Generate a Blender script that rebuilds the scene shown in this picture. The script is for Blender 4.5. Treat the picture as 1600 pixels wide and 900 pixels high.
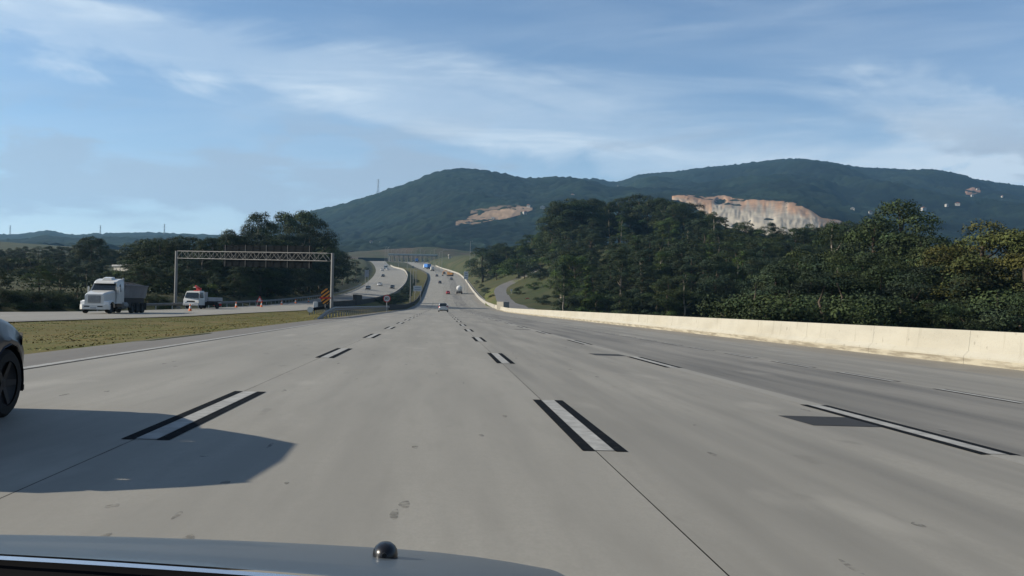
import bpy, bmesh, math, random
import numpy as np
from mathutils import Vector, Matrix, noise

# ------------------------------------------------------------------ scene, camera, world, sun
for o in list(bpy.data.objects): bpy.data.objects.remove(o)
SC = bpy.context.scene
COL = SC.collection
random.seed(7); RNG = np.random.default_rng(7)
R = math.radians

FPX = 1520.0                       # focal length in photo pixels (1600 wide)
CAM = Vector((0, 0, 1.125))
CM = (Matrix.Rotation(-R(4.214), 3, 'Z') @ Matrix.Rotation(R(90 + 1.073), 3, 'X') @ Matrix.Rotation(R(1.0), 3, 'Z'))
cam = bpy.data.cameras.new('camera'); camo = bpy.data.objects.new('camera', cam); COL.objects.link(camo)
camo.matrix_world = Matrix.Translation(CAM) @ CM.to_4x4()
cam.sensor_width = 36; cam.lens = FPX / 1600 * 36; cam.clip_start = 0.05; cam.clip_end = 20000
SC.camera = camo

SUN_EL, SUN_AZ = 27.0, -86.0       # azimuth from +Y, clockwise: the sun stands to the left, a touch ahead
W = bpy.data.worlds.new('World'); SC.world = W; W.use_nodes = True
def build_world():
    nt = W.node_tree; N = nt.nodes; L = nt.links; N.clear()
    out = N.new('ShaderNodeOutputWorld'); bg = N.new('ShaderNodeBackground'); bg.inputs[1].default_value = 0.072
    sky = N.new('ShaderNodeTexSky'); sky.sky_type = 'NISHITA'; sky.sun_disc = False
    sky.sun_elevation = R(SUN_EL); sky.sun_rotation = R(SUN_AZ); sky.altitude = 700
    sky.air_density = 1.0; sky.dust_density = 0.3; sky.ozone_density = 3.0
    tc = N.new('ShaderNodeTexCoord')
    def noise_layer(scale, rot, size, detail, dist, lo, hi):
        mp = N.new('ShaderNodeMapping'); mp.inputs['Scale'].default_value = scale; mp.inputs['Rotation'].default_value = rot
        L.new(tc.outputs['Generated'], mp.inputs[0])
        n = N.new('ShaderNodeTexNoise'); n.inputs['Scale'].default_value = size; n.inputs['Detail'].default_value = detail
        n.inputs['Roughness'].default_value = .55; n.inputs['Distortion'].default_value = dist
        L.new(mp.outputs[0], n.inputs['Vector'])
        r = N.new('ShaderNodeMapRange'); r.interpolation_type = 'SMOOTHSTEP'
        r.inputs[1].default_value = lo; r.inputs[2].default_value = hi
        L.new(n.outputs[0], r.inputs[0]); return r.outputs[0]
    def math_(op, x, y=None, z=None):
        n = N.new('ShaderNodeMath'); n.operation = op
        for k, v in enumerate((x, y, z)):
            if v is None: continue
            if isinstance(v, (int, float)): n.inputs[k].default_value = v
            else: L.new(v, n.inputs[k])
        return n.outputs[0]
    def ramp(v, a_, b_, amt=1.0):
        r = N.new('ShaderNodeMapRange'); r.interpolation_type = 'SMOOTHSTEP'; r.inputs[1].default_value = a_; r.inputs[2].default_value = b_; r.inputs[4].default_value = amt; L.new(v, r.inputs[0]); return r.outputs[0]
    sep = N.new('ShaderNodeSeparateXYZ'); L.new(tc.outputs['Generated'], sep.inputs[0])
    a = noise_layer((1.0, 1.0, 4.2), (0, R(-9), 0), 1.7, 5, .6, .40, .70)
    b = noise_layer((1.3, 1.3, 8.0), (0, R(-7), .6), 3.4, 7, .8, .40, .78)
    wob = noise_layer((1.0, 1.0, 3.0), (0, R(-8), .2), 3.0, 6, .7, .25, .75)
    # a broad veil of high cloud drawn across the sky, sinking to the right
    d = math_('MULTIPLY_ADD', sep.outputs[0], .125, sep.outputs[2]); d = math_('MULTIPLY_ADD', wob, .085, d)
    veil = math_('MULTIPLY', ramp(d, .205, .235), ramp(d, .305, .262)); veil = math_('MULTIPLY', veil, math_('MULTIPLY_ADD', b, .45, .33))
    low = math_('MULTIPLY', ramp(sep.outputs[2], .15, .03), .42)
    f = math_('MULTIPLY_ADD', a, .17, math_('MULTIPLY_ADD', b, .14, math_('ADD', veil, low))); f = math_('MINIMUM', f, .82)
    mix = N.new('ShaderNodeMix'); mix.data_type = 'RGBA'
    L.new(f, mix.inputs[0]); L.new(sky.outputs[0], mix.inputs[6])
    mix.inputs[7].default_value = (5.7, 6.5, 7.2, 1)
    # small grey cumulus low over the hills
    c = noise_layer((1.0, 1.0, 3.6), (.0, 0, 2.3), 6.0, 6, .3, .46, .58)
    band = N.new('ShaderNodeMapRange'); band.inputs[1].default_value = .20; band.inputs[2].default_value = .15; L.new(sep.outputs[2], band.inputs[0])
    m3 = N.new('ShaderNodeMath'); m3.operation = 'MULTIPLY'; L.new(c, m3.inputs[0]); L.new(band.outputs[0], m3.inputs[1])
    m4 = N.new('ShaderNodeMath'); m4.operation = 'MULTIPLY'; m4.inputs[1].default_value = .7; L.new(m3.outputs[0], m4.inputs[0])
    mix2 = N.new('ShaderNodeMix'); mix2.data_type = 'RGBA'; L.new(m4.outputs[0], mix2.inputs[0])
    L.new(mix.outputs[2], mix2.inputs[6]); mix2.inputs[7].default_value = (3.1, 3.7, 4.5, 1)
    L.new(mix2.outputs[2], bg.inputs[0]); L.new(bg.outputs[0], out.inputs[0])
build_world()
sl = bpy.data.lights.new('sun', 'SUN'); sl.energy = 5.0; sl.angle = R(.53); sl.color = (1, .91, .76)
so = bpy.data.objects.new('sun', sl); COL.objects.link(so)
sd = Vector((math.sin(R(SUN_AZ)) * math.cos(R(SUN_EL)), math.cos(R(SUN_AZ)) * math.cos(R(SUN_EL)), math.sin(R(SUN_EL))))
so.rotation_euler = sd.to_track_quat('Z', 'Y').to_euler()
vs = SC.view_settings; vs.view_transform = 'Standard'; vs.look = 'None'; vs.exposure = 0.85; vs.gamma = 1; vs.use_curve_mapping = False
SC.cycles.volume_bounces = 0

# ------------------------------------------------------------------ helpers
def pix(px, py, Y):
    """world point on the viewing line of photo pixel (px,py) at forward distance Y"""
    d = CM @ Vector(((px - 800) / FPX, (450 - py) / FPX, -1))
    return CAM + d * (Y / d.y)
def hit(px, py, f, y0=5, y1=4000, step=1.01):
    """first point along the line of (px,py) that meets the height field f"""
    d = CM @ Vector(((px - 800) / FPX, (450 - py) / FPX, -1)); d = d / d.y
    y = y0; py_ = y0
    while y < y1:
        p = CAM + d * y
        if p.z <= f(p.x, y):
            a, b = py_, y
            for _ in range(14):
                m = (a + b) / 2; q = CAM + d * m
                if q.z <= f(q.x, m): b = m
                else: a = m
            return CAM + d * b
        py_ = y; y = y * step + .05
    return None
def interp(tab):
    xs = [t[0] for t in tab]; ys = [t[1] for t in tab]
    n = len(xs); h = [xs[i+1]-xs[i] for i in range(n-1)]; dl = [(ys[i+1]-ys[i])/h[i] for i in range(n-1)]
    m = [0]*n
    for i in range(1, n-1): m[i] = 0 if dl[i-1]*dl[i] <= 0 else 2*dl[i-1]*dl[i]/(dl[i-1]+dl[i])
    m[0] = dl[0]; m[-1] = dl[-1]
    def f(x):
        if x <= xs[0]: return ys[0]
        if x >= xs[-1]: return ys[-1]
        i = 0
        while xs[i+1] < x: i += 1
        t = (x-xs[i])/h[i]
        return ((2*t**3-3*t*t+1)*ys[i] + (t**3-2*t*t+t)*h[i]*m[i] + (-2*t**3+3*t*t)*ys[i+1] + (t**3-t*t)*h[i]*m[i+1])
    return f
def lerp_tab(tab):
    xs = [t[0] for t in tab]; ys = [t[1] for t in tab]
    return lambda x: float(np.interp(x, xs, ys))

def tag(o, label=None, cat=None, group=None, kind=None):
    if label: o['label'] = label
    if cat: o['category'] = cat
    if group: o['group'] = group
    if kind: o['kind'] = kind
    return o
def empty(name, loc=(0, 0, 0), rz=0, parent=None):
    o = bpy.data.objects.new(name, None); COL.objects.link(o); o.location = loc; o.rotation_euler = (0, 0, rz)
    o.empty_display_size = .3
    if parent: o.parent = parent
    return o
def link(name, me, parent=None, mat=None):
    o = bpy.data.objects.new(name, me); COL.objects.link(o)
    if parent: o.parent = parent
    if mat:
        if not me.materials: me.materials.append(None)
        if me.materials[0] is None: me.materials[0] = mat
        elif me.materials[0] != mat:
            o.material_slots[0].link = 'OBJECT'; o.material_slots[0].material = mat
    return o
class MB:
    def __init__(s): s.v = []; s.f = []
    def add(s, v, f):
        n = len(s.v); s.v += [tuple(p) for p in v]; s.f += [tuple(i+n for i in q) for q in f]; return s
    def box(s, x0, x1, y0, y1, z0, z1, M=None):
        v = [Vector(p) for p in ((x0,y0,z0),(x1,y0,z0),(x1,y1,z0),(x0,y1,z0),(x0,y0,z1),(x1,y0,z1),(x1,y1,z1),(x0,y1,z1))]
        if M is not None: v = [M @ p for p in v]
        return s.add(v, [(0,3,2,1),(4,5,6,7),(0,1,5,4),(1,2,6,5),(2,3,7,6),(3,0,4,7)])
    def tube(s, pts, r, n=8, r2=None, cap=True):
        pts = [Vector(p) for p in pts]; k = len(pts); V = []; F = []
        for i, p in enumerate(pts):
            d = (pts[min(i+1, k-1)] - pts[max(i-1, 0)]).normalized()
            a = d.orthogonal().normalized() if abs(d.z) < .99 else Vector((1, 0, 0))
            if abs(d.z) < .99: a = Vector((0,0,1)).cross(d).normalized()
            b = d.cross(a)
            rr = r if r2 is None else r + (r2-r)*i/(k-1)
            if isinstance(r, (list, tuple)): rr = r[i]
            for j in range(n):
                t = 2*math.pi*j/n; V.append(p + a*math.cos(t)*rr + b*math.sin(t)*rr)
        for i in range(k-1):
            for j in range(n): F.append((i*n+j, i*n+(j+1) % n, (i+1)*n+(j+1) % n, (i+1)*n+j))
        if cap: F.append(tuple(range(n-1, -1, -1))); F.append(tuple((k-1)*n+j for j in range(n)))
        return s.add(V, F)
    def loft(s, rings, close=False, cap=False):
        n = len(rings[0]); V = [p for r in rings for p in r]; F = []
        for i in range(len(rings)-1):
            for j in range(n if close else n-1):
                F.append((i*n+j, i*n+(j+1) % n, (i+1)*n+(j+1) % n, (i+1)*n+j))
        if cap: F.append(tuple(range(n-1, -1, -1))); F.append(tuple((len(rings)-1)*n+j for j in range(n)))
        return s.add(V, F)
    def disc(s, c, ax, r, n=24, t=.02):
        c = Vector(c); ax = Vector(ax).normalized()
        return s.tube([c, c+ax*t], r, n)
    def mesh(s, name, smooth=False):
        me = bpy.data.meshes.new(name); me.from_pydata(s.v, [], s.f); me.update()
        if smooth: me.polygons.foreach_set('use_smooth', [True]*len(me.polygons))
        return me
    def build(s, name, mat, parent=None, smooth=False, bevel=0, fixn=True, auto=None):
        me = s.mesh(name, smooth)
        if fixn or bevel:
            bm = bmesh.new(); bm.from_mesh(me)
            if fixn: bmesh.ops.recalc_face_normals(bm, faces=bm.faces)
            if bevel: bmesh.ops.bevel(bm, geom=bm.edges[:], offset=bevel, segments=2, affect='EDGES', profile=.6)
            bm.to_mesh(me); bm.free()
            if smooth: me.polygons.foreach_set('use_smooth', [True]*len(me.polygons))
        if auto: 
            me.polygons.foreach_set('use_smooth', [True]*len(me.polygons)); me.set_sharp_from_angle(angle=R(auto))
        return link(name, me, parent, mat)
def grid_mesh(name, P, smooth=True):
    """P: array (rows, cols, 3)"""
    P = np.asarray(P, dtype=np.float32); r, c, _ = P.shape
    me = bpy.data.meshes.new(name); me.vertices.add(r*c); me.vertices.foreach_set('co', P.reshape(-1))
    i = np.arange(r*c).reshape(r, c)
    F = np.stack([i[:-1, :-1], i[:-1, 1:], i[1:, 1:], i[1:, :-1]], -1).reshape(-1, 4)
    me.loops.add(F.size); me.loops.foreach_set('vertex_index', F.reshape(-1).astype(np.int32))
    me.polygons.add(len(F)); me.polygons.foreach_set('loop_start', np.arange(0, F.size, 4, dtype=np.int32))
    me.update(calc_edges=True); me.validate()
    if smooth: me.polygons.foreach_set('use_smooth', [True]*len(me.polygons))
    return me
def fbm(x, y, sc, oct=4, seed=0.0):
    return noise.fractal(Vector((x/sc+seed*17.3, y/sc-seed*9.1, seed*3.7)), 1.0, 2.0, oct)

# ------------------------------------------------------------------ materials
ALB = .82                           # reflectances keyed to this exposure
def mat(name, col, rough=.8, metal=0, var=0.0, scale=3.0, col2=None, spec=.3, bump=0, bscale=20, stretch=None, coat=0, attr=None, lo=.35, hi=.65, detail=5):
    m = bpy.data.materials.new(name); m.use_nodes = True
    N = m.node_tree.nodes; L = m.node_tree.links; b = N['Principled BSDF']
    b.inputs['Roughness'].default_value = rough; b.inputs['Metallic'].default_value = metal
    b.inputs['Specular IOR Level'].default_value = spec
    if coat: b.inputs['Coat Weight'].default_value = coat; b.inputs['Coat Roughness'].default_value = .05
    col = tuple(k*ALB for k in col); col2 = tuple(k*ALB for k in col2) if col2 else None
    c = (*col, 1)
    b.inputs['Base Color'].default_value = c
    tc = N.new('ShaderNodeTexCoord'); mp = N.new('ShaderNodeMapping'); L.new(tc.outputs['Object'], mp.inputs[0])
    if stretch: mp.inputs['Scale'].default_value = stretch
    cur = None
    if var or col2:
        n = N.new('ShaderNodeTexNoise'); n.inputs['Scale'].default_value = scale; n.inputs['Detail'].default_value = detail; n.inputs['Roughness'].default_value = .6
        L.new(mp.outputs[0], n.inputs['Vector'])
        r = N.new('ShaderNodeMapRange'); r.inputs[1].default_value = lo; r.inputs[2].default_value = hi; L.new(n.outputs[0], r.inputs[0])
        mx = N.new('ShaderNodeMix'); mx.data_type = 'RGBA'; L.new(r.outputs[0], mx.inputs[0])
        mx.inputs[6].default_value = c
        mx.inputs[7].default_value = (*(col2 or [k*(1-var) for k in col]), 1)
        L.new(mx.outputs[2], b.inputs['Base Color']); cur = mx.outputs[2]
    if attr:
        at = N.new('ShaderNodeAttribute'); at.attribute_name = attr
        mm = N.new('ShaderNodeMix'); mm.data_type = 'RGBA'; mm.blend_type = 'MULTIPLY'; mm.inputs[0].default_value = 1
        if cur: L.new(cur, mm.inputs[6])
        else: mm.inputs[6].default_value = c
        L.new(at.outputs['Color'], mm.inputs[7]); L.new(mm.outputs[2], b.inputs['Base Color'])
    if bump:
        n2 = N.new('ShaderNodeTexNoise'); n2.inputs['Scale'].default_value = bscale; n2.inputs['Detail'].default_value = 4
        L.new(tc.outputs['Object'], n2.inputs['Vector'])
        bp = N.new('ShaderNodeBump'); bp.inputs['Strength'].default_value = bump; bp.inputs['Distance'].default_value = .05
        L.new(n2.outputs[0], bp.inputs['Height']); L.new(bp.outputs[0], b.inputs['Normal'])
    return m
def concrete(name, base, dark, streak, spots=.5):
    """worn pavement: broad mottling, streaks along the lane, dark oil spots, fine grain"""
    base = tuple(k*ALB for k in base); dark = tuple(k*ALB for k in dark)
    m = bpy.data.materials.new(name); m.use_nodes = True
    N = m.node_tree.nodes; L = m.node_tree.links; b = N['Principled BSDF']
    b.inputs['Roughness'].default_value = .75; b.inputs['Specular IOR Level'].default_value = .25
    tc = N.new('ShaderNodeTexCoord')
    def layer(sc, scale, lo, hi, detail=5, amt=1.0):
        mp = N.new('ShaderNodeMapping'); mp.inputs['Scale'].default_value = scale; L.new(tc.outputs['Object'], mp.inputs[0])
        n = N.new('ShaderNodeTexNoise'); n.inputs['Scale'].default_value = sc; n.inputs['Detail'].default_value = detail; L.new(mp.outputs[0], n.inputs['Vector'])
        r = N.new('ShaderNodeMapRange'); r.inputs[1].default_value = lo; r.inputs[2].default_value = hi; r.inputs[4].default_value = amt
        L.new(n.outputs[0], r.inputs[0]); return r.outputs[0]
    def mixc(f, a, colr):
        x = N.new('ShaderNodeMix'); x.data_type = 'RGBA'; L.new(f, x.inputs[0])
        if isinstance(a, tuple): x.inputs[6].default_value = (*a, 1)
        else: L.new(a, x.inputs[6])
        x.inputs[7].default_value = (*colr, 1); return x.outputs[2]
    c = mixc(layer(.35, (1, .35, 1), .35, .7), base, tuple(k*.80 for k in base))
    c = mixc(layer(1.6, (1, .05, 1), .42, .72, 6, streak), c, dark)
    c = mixc(layer(.55, (1.6, .012, 1), .50, .68, 3, streak*.55), c, dark)
    c = mixc(layer(5.0, (1, .12, 1), .50, .8, 4, streak*.6), c, tuple(k*.6 for k in base))
    c = mixc(layer(1.9, (1.3, .45, 1), .69, .74, 2, spots), c, tuple(k*.5 for k in base))
    c = mixc(layer(14, (1, .6, 1), .45, .75, 5, .30), c, tuple(k*.72 for k in base))
    c = mixc(layer(55, (1, .5, 1), .35, .7, 2, .45), c, tuple(k*.75 for k in base))
    c = mixc(layer(.9, (1, .3, 1), .62, .70, 6, .35), c, tuple(min(1, k*1.25) for k in base))
    L.new(c, b.inputs['Base Color'])
    n2 = N.new('ShaderNodeTexNoise'); n2.inputs['Scale'].default_value = 60; L.new(tc.outputs['Object'], n2.inputs['Vector'])
    bp = N.new('ShaderNodeBump'); bp.inputs['Strength'].default_value = .08; bp.inputs['Distance'].default_value = .005
    L.new(n2.outputs[0], bp.inputs['Height']); L.new(bp.outputs[0], b.inputs['Normal'])
    return m
M = {}
M['conc'] = concrete('pale_concrete_pavement', (.285, .273, .24), (.19, .183, .162), .75)
M['conc_mid'] = concrete('grey_concrete_pavement', (.272, .26, .228), (.15, .145, .13), .95)
M['conc_dark'] = concrete('tyre_darkened_pavement', (.228, .218, .194), (.085, .083, .078), 1.0, .4)
M['conc_dust'] = concrete('dusty_pavement', (.255, .235, .195), (.18, .165, .14), .7, .4)
M['asph'] = concrete('asphalt_shoulder', (.185, .172, .152), (.13, .122, .11), .6)
M['joint'] = mat('joint_filler', (.035, .034, .032), .9)
M['opp'] = concrete('opposite_pavement', (.27, .258, .226), (.19, .183, .163), .6)
M['ramp'] = concrete('ramp_asphalt', (.16, .155, .15), (.12, .12, .115), .5)
M['paint_w'] = mat('white_road_paint', (.345, .345, .33), .8, var=.35, scale=6, bump=.1)
M['paint_k'] = mat('black_road_paint', (.007, .009, .012), .95, scale=9, col2=(.025, .025, .025), lo=.5, hi=.85, spec=.03)
def barrier_mat():
    m = mat('cream_barrier_paint', (.375, .355, .298), .85, var=.16, scale=1.1, bump=.2, bscale=14, stretch=(1, .35, 1.2), lo=.45, hi=.75)
    N = m.node_tree.nodes; L = m.node_tree.links; b = N['Principled BSDF']; src = b.inputs['Base Color'].links[0].from_socket; tc = N.new('ShaderNodeTexCoord')
    for sc, scale, lo, hi, amt, col in ((2.2, (1, 1.0, .12), .60, .74, .55, (.17, .155, .12)), (7, (1, .8, .5), .66, .72, .5, (.14, .125, .10)), (.5, (1, .3, 1), .5, .7, .35, (.30, .27, .20))):
        mp = N.new('ShaderNodeMapping'); mp.inputs['Scale'].default_value = scale; L.new(tc.outputs['Object'], mp.inputs[0])
        n = N.new('ShaderNodeTexNoise'); n.inputs['Scale'].default_value = sc; n.inputs['Detail'].default_value = 6; L.new(mp.outputs[0], n.inputs['Vector'])
        r = N.new('ShaderNodeMapRange'); r.inputs[1].default_value = lo; r.inputs[2].default_value = hi; r.inputs[4].default_value = amt; L.new(n.outputs[0], r.inputs[0])
        x = N.new('ShaderNodeMix'); x.data_type = 'RGBA'; L.new(r.outputs[0], x.inputs[0]); L.new(src, x.inputs[6]); x.inputs[7].default_value = (*[k*ALB for k in col], 1); src = x.outputs[2]
    L.new(src, b.inputs['Base Color']); return m
M['barrier'] = barrier_mat()
M['barrier_d'] = mat('stained_barrier_foot', (.20, .175, .13), .9, scale=2.2, col2=(.35, .32, .25), bump=.3, bscale=18, stretch=(1, .3, 3), lo=.42, hi=.58)
M['barrier_k'] = mat('shade_darkened_concrete', (.055, .055, .05), .95, var=.5, scale=1.5)  # shade of the barrier faces turned from the sun, put into the colour
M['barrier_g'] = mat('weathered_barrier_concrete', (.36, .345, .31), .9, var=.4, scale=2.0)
M['grass'] = mat('mown_grass', (.078, .084, .022), .95, scale=.45, col2=(.135, .105, .042), spec=.1, bump=.6, bscale=9, detail=8, lo=.38, hi=.66)
M['grass_g'] = mat('green_bank_grass', (.06, .09, .02), .95, scale=.18, col2=(.12, .10, .045), spec=.1, bump=.5, bscale=4, detail=7)
M['soil'] = mat('bare_soil', (.20, .145, .10), .95, var=.5, scale=.5, spec=.1)
M['ground'] = mat('rough_ground', (.030, .042, .016), .95, scale=.05, col2=(.065, .06, .03), spec=.1, detail=9)
M['steel'] = mat('galvanized_steel', (.40, .41, .42), .45, metal=.6, var=.2, scale=8)
M['steel_d'] = mat('weathered_rail_steel', (.24, .24, .235), .55, metal=.4, var=.3, scale=4)
M['pole'] = mat('pale_pole_paint', (.21, .21, .206), .5, var=.15, scale=2)
M['panel_back'] = mat('dark_sign_back', (.010, .012, .014), .9, var=.2, scale=2, spec=.03)
M['white'] = mat('white_vehicle_paint', (.58, .58, .56), .35, spec=.5, var=.1, scale=1.5, coat=.4)
M['white_sign'] = mat('white_sign_sheet', (.62, .62, .60), .5)
M['red'] = mat('red_paint', (.48, .035, .03), .45, spec=.5)
M['redsign'] = mat('red_sign_sheet', (.55, .03, .03), .5)
M['orange'] = mat('orange_sign_sheet', (.72, .27, .03), .5)
M['coneor'] = mat('orange_cone_plastic', (.75, .17, .04), .5)
M['machine'] = mat('faded_orange_machine_paint', (.40, .19, .05), .6)
M['black'] = mat('black_plastic', (.012, .012, .013), .5)
M['blackg'] = mat('gloss_black_plastic', (.008, .008, .01), .3, spec=.35)
M['rubber'] = mat('tyre_rubber', (.012, .012, .012), .85)
M['rim'] = mat('alloy_rim', (.40, .41, .42), .35, metal=.8)
M['rimd'] = mat('dark_steel_rim', (.015, .015, .017), .6)
M['glass'] = mat('tinted_window_glass', (.010, .014, .016), .06, spec=.6)
M['lampg'] = mat('headlamp_glass', (.70, .72, .74), .12, spec=.6)
M['lampr'] = mat('tail_lamp_red', (.35, .012, .012), .25, spec=.5)
M['silver'] = mat('silver_car_paint', (.42, .45, .48), .30, metal=.7, coat=.6)
M['navy'] = mat('dark_blue_car_paint', (.005, .008, .018), .35, coat=.25, spec=.3)
M['dark'] = mat('black_car_paint', (.015, .016, .018), .3, coat=.5)
M['greyp'] = mat('grey_car_paint', (.11, .115, .12), .32, metal=.5, coat=.5)
M['redp'] = mat('red_car_paint', (.42, .02, .025), .35, coat=.5)
M['bluep'] = mat('blue_truck_paint', (.04, .16, .48), .4, coat=.3)
M['hood'] = mat('own_car_silver_paint', (.12, .14, .155), .42, metal=.6, coat=.12, spec=.4)
M['tub'] = mat('grey_tipper_paint', (.36, .37, .39), .5, var=.2, scale=1.2)
M['tub_d'] = mat('dark_grey_tipper_paint', (.17, .18, .20), .6, var=.25, scale=1.2)
M['tank'] = mat('white_tank_paint', (.78, .77, .74), .3, coat=.3)
M['chassis'] = mat('dark_chassis', (.02, .02, .022), .7)
M['wallw'] = mat('white_plaster', (.38, .365, .33), .9, var=.2, scale=.6)
M['roofr'] = mat('clay_roof', (.33, .13, .075), .9, var=.3, scale=1)
M['roofg'] = mat('grey_sheet_roof', (.30, .31, .32), .7, var=.2, scale=.5)
M['canopy'] = mat('grey_green_canopy', (.36, .41, .39), .7, var=.2, scale=.3)
M['bark'] = mat('tree_bark', (.075, .058, .042), .95, var=.5, scale=5)
M['barkp'] = mat('pale_eucalypt_bark', (.26, .23, .19), .9, var=.4, scale=3)
def leafmat(name, c):
    return mat(name, c, .75, spec=.15, attr='tint')
M['leaf_a'] = leafmat('dark_green_leaves', (.025, .039, .014))
M['leaf_b'] = leafmat('blue_green_leaves', (.022, .036, .019))
M['leaf_c'] = leafmat('olive_leaves', (.050, .056, .015))
M['leaf_d'] = leafmat('mid_green_leaves', (.037, .062, .015))
M['hillm'] = mat('far_forest', (.006, .014, .010), .95, scale=.012, col2=(.014, .022, .013), spec=.05, detail=12, attr='tint')
M['quarry'] = mat('quarried_rock', (.37, .335, .27), .95, scale=.03, col2=(.28, .25, .21), spec=.1, attr='tint', detail=9)
# ------------------------------------------------------------------ the lie of the land
zr = interp([(-80, 0), (0, 0), (205, 0), (258, .55), (304, 1.4), (355, 3.1), (411, 5.9), (454, 8.4), (532, 13.2), (600, 17.6), (660, 21.5), (742, 26.5), (830, 32), (950, 40.5), (1050, 46.5), (1150, 48), (1400, 50)])
xc = interp([(-80, 0), (0, 0), (560, 0), (660, -1.5), (742, -6), (830, -13.5), (950, -24), (1050, -32), (1150, -40), (1400, -60)])
cs = interp([(-80, .0175), (0, .0175), (160, .0175), (320, 0), (1400, 0)])
def zroad(X, Y): return zr(Y) - cs(Y) * (X - xc(Y))
XL, XRB = -6.1, 14.5                      # left edge of our concrete, foot of the right barrier
INP = [(p.y, p.x, p.z) for p in (pix(*q) for q in ((576, 472.5, 210), (600, 466, 275), (615, 459.5, 340), (630, 446.5, 440), (635.5, 434, 535), (634, 427.5, 600), (629, 422, 680), (614, 417.8, 760), (606.5, 413, 840), (601, 408, 950)))]
OUP = [(p.y, p.x, p.z) for p in (pix(*q) for q in ((430, 475, 168), (500, 466, 235), (540, 457.5, 310), (576, 439, 480), (587, 425, 620), (576, 408, 900)))]
in_x = interp([(-80, -30), (0, -27), (30, -25), (58, -22.4), (75, -20.6), (95, -18), (115, -15.5), (140, -14.6)] + [(a, b) for a, b, c in INP] + [(1100, -70), (1400, -100)])
in_z = interp([(-80, -.2), (30, -.2), (58, -.16), (75, -.13), (95, .07), (115, .27), (140, .55)] + [(a, c) for a, b, c in INP] + [(1100, 47), (1400, 50)])
out_x = interp([(-80, -50), (0, -46), (30, -44), (66, -41), (96, -36.5), (128, -30.3)] + [(a, b) for a, b, c in OUP] + [(1100, -90), (1400, -120)])
out_z = interp([(-80, .1), (66, -.1), (96, -.15), (128, .2)] + [(a, c) for a, b, c in OUP] + [(1100, 47), (1400, 50)])
def zopp(X, Y):
    a, b = out_x(Y), in_x(Y); t = min(1, max(0, (X-a)/(b-a))); return out_z(Y)*(1-t) + in_z(Y)*t
RT = {17.5: lerp_tab([(-80, -1.6), (0, -1.6), (150, -1.3), (205, -.2), (250, .4), (300, 2.0), (355, 4.2), (400, 6.6), (440, 9), (500, 13.5), (600, 21), (700, 28), (800, 35), (1000, 46), (1400, 52)]),
      30: lerp_tab([(-80, -4), (150, -3.5), (220, .3), (260, 1.6), (300, 4), (355, 7.6), (400, 11), (440, 15), (500, 20), (600, 30), (700, 37.5), (800, 41), (1000, 50), (1400, 56)]),
      60: lerp_tab([(-80, -4), (110, -4), (160, -3.5), (220, 3), (260, 8), (300, 14), (355, 22), (420, 29), (500, 31), (600, 37), (700, 42), (800, 45), (1000, 54), (1400, 60)]),
      110: lerp_tab([(-80, -4), (110, -3.5), (160, -2.5), (220, 5), (300, 15), (355, 21), (420, 27), (500, 30), (700, 38), (1000, 56), (1400, 70)]),
      260: lerp_tab([(-80, 0), (160, 2), (260, 9), (400, 16), (700, 34), (1000, 50), (1400, 80)]),
      900: lerp_tab([(-80, 12), (400, 20), (1000, 60), (1400, 90)]), 3000: lerp_tab([(-80, 40), (1400, 120)])}
def section(Y):
    """control points (X, z) of the ground across the valley at distance Y"""
    o, oz, i, iz = out_x(Y), out_z(Y), in_x(Y), in_z(Y)
    lf = max(0, min(1, (Y-120)/200))
    x0 = xc(Y)
    gl = x0 - 7.35
    mid = (i + .8 + gl) / 2
    zg = zroad(gl, Y)
    low = min(iz, zg) - .22 if Y < 120 else zg + .25*(iz - zg)
    P = [(-4000, 150), (-900, 40 + .04*max(0, Y)), (-200, oz*.75 + 8 + 3*lf), (o-60, oz + 3 + 3*lf), (o-26, oz+2.1), (o-6, oz+1.5), (o-2.0, oz-.1), (o+.3, oz-.18), (i-.3, iz-.18), (i+.8, iz-.03),
         (mid, low), (gl, zg-.02), (gl+.6, zg-.12), (x0+14.2, zroad(x0+14.2, Y)-.12), (x0+15.2, zroad(x0+15, Y)-.1)]
    if gl - (i+.8) < .6: P[10] = (gl-.05, zg-.02)
    for k, f in RT.items(): P.append((x0 + k, f(Y)))
    return P
def ground(X, Y):
    P = section(Y)
    return float(np.interp(X, [p[0] for p in P], [p[1] for p in P]))

ys = list(np.arange(-60, 60, 5)) + list(np.arange(60, 460, 6)) + list(np.arange(460, 1400, 20)) + [1400]
def ground_part(name, lo, hi, sub, mtl, rough=0.0, y0=-60, y1=1400):
    rows = []
    for Y in ys:
        if Y < y0 or Y > y1: continue
        P = section(Y); seg = P[lo:hi+1]; row = []
        for k in range(len(seg)-1):
            n = sub[k] if isinstance(sub, (list, tuple)) else sub
            for j in range(n):
                t = j/n; x = seg[k][0]*(1-t)+seg[k+1][0]*t; z = seg[k][1]*(1-t)+seg[k+1][1]*t
                e = rough * math.sin(math.pi*t) if len(seg) > 2 and n > 1 else 0
                row.append((x, Y, z + e*fbm(x, Y, 9, 4, 2)))
        row.append((seg[-1][0], Y, seg[-1][1])); rows.append(row)
    return tag(link(name, grid_mesh(name, rows), None, mtl), kind='structure')
g = ground_part('ground', 0, 21, [2, 3, 6, 6, 6, 4, 3, 1, 2, 1, 4, 4, 1, 3, 1, 2, 5, 8, 8, 8, 6], M['ground'], .12)
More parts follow.
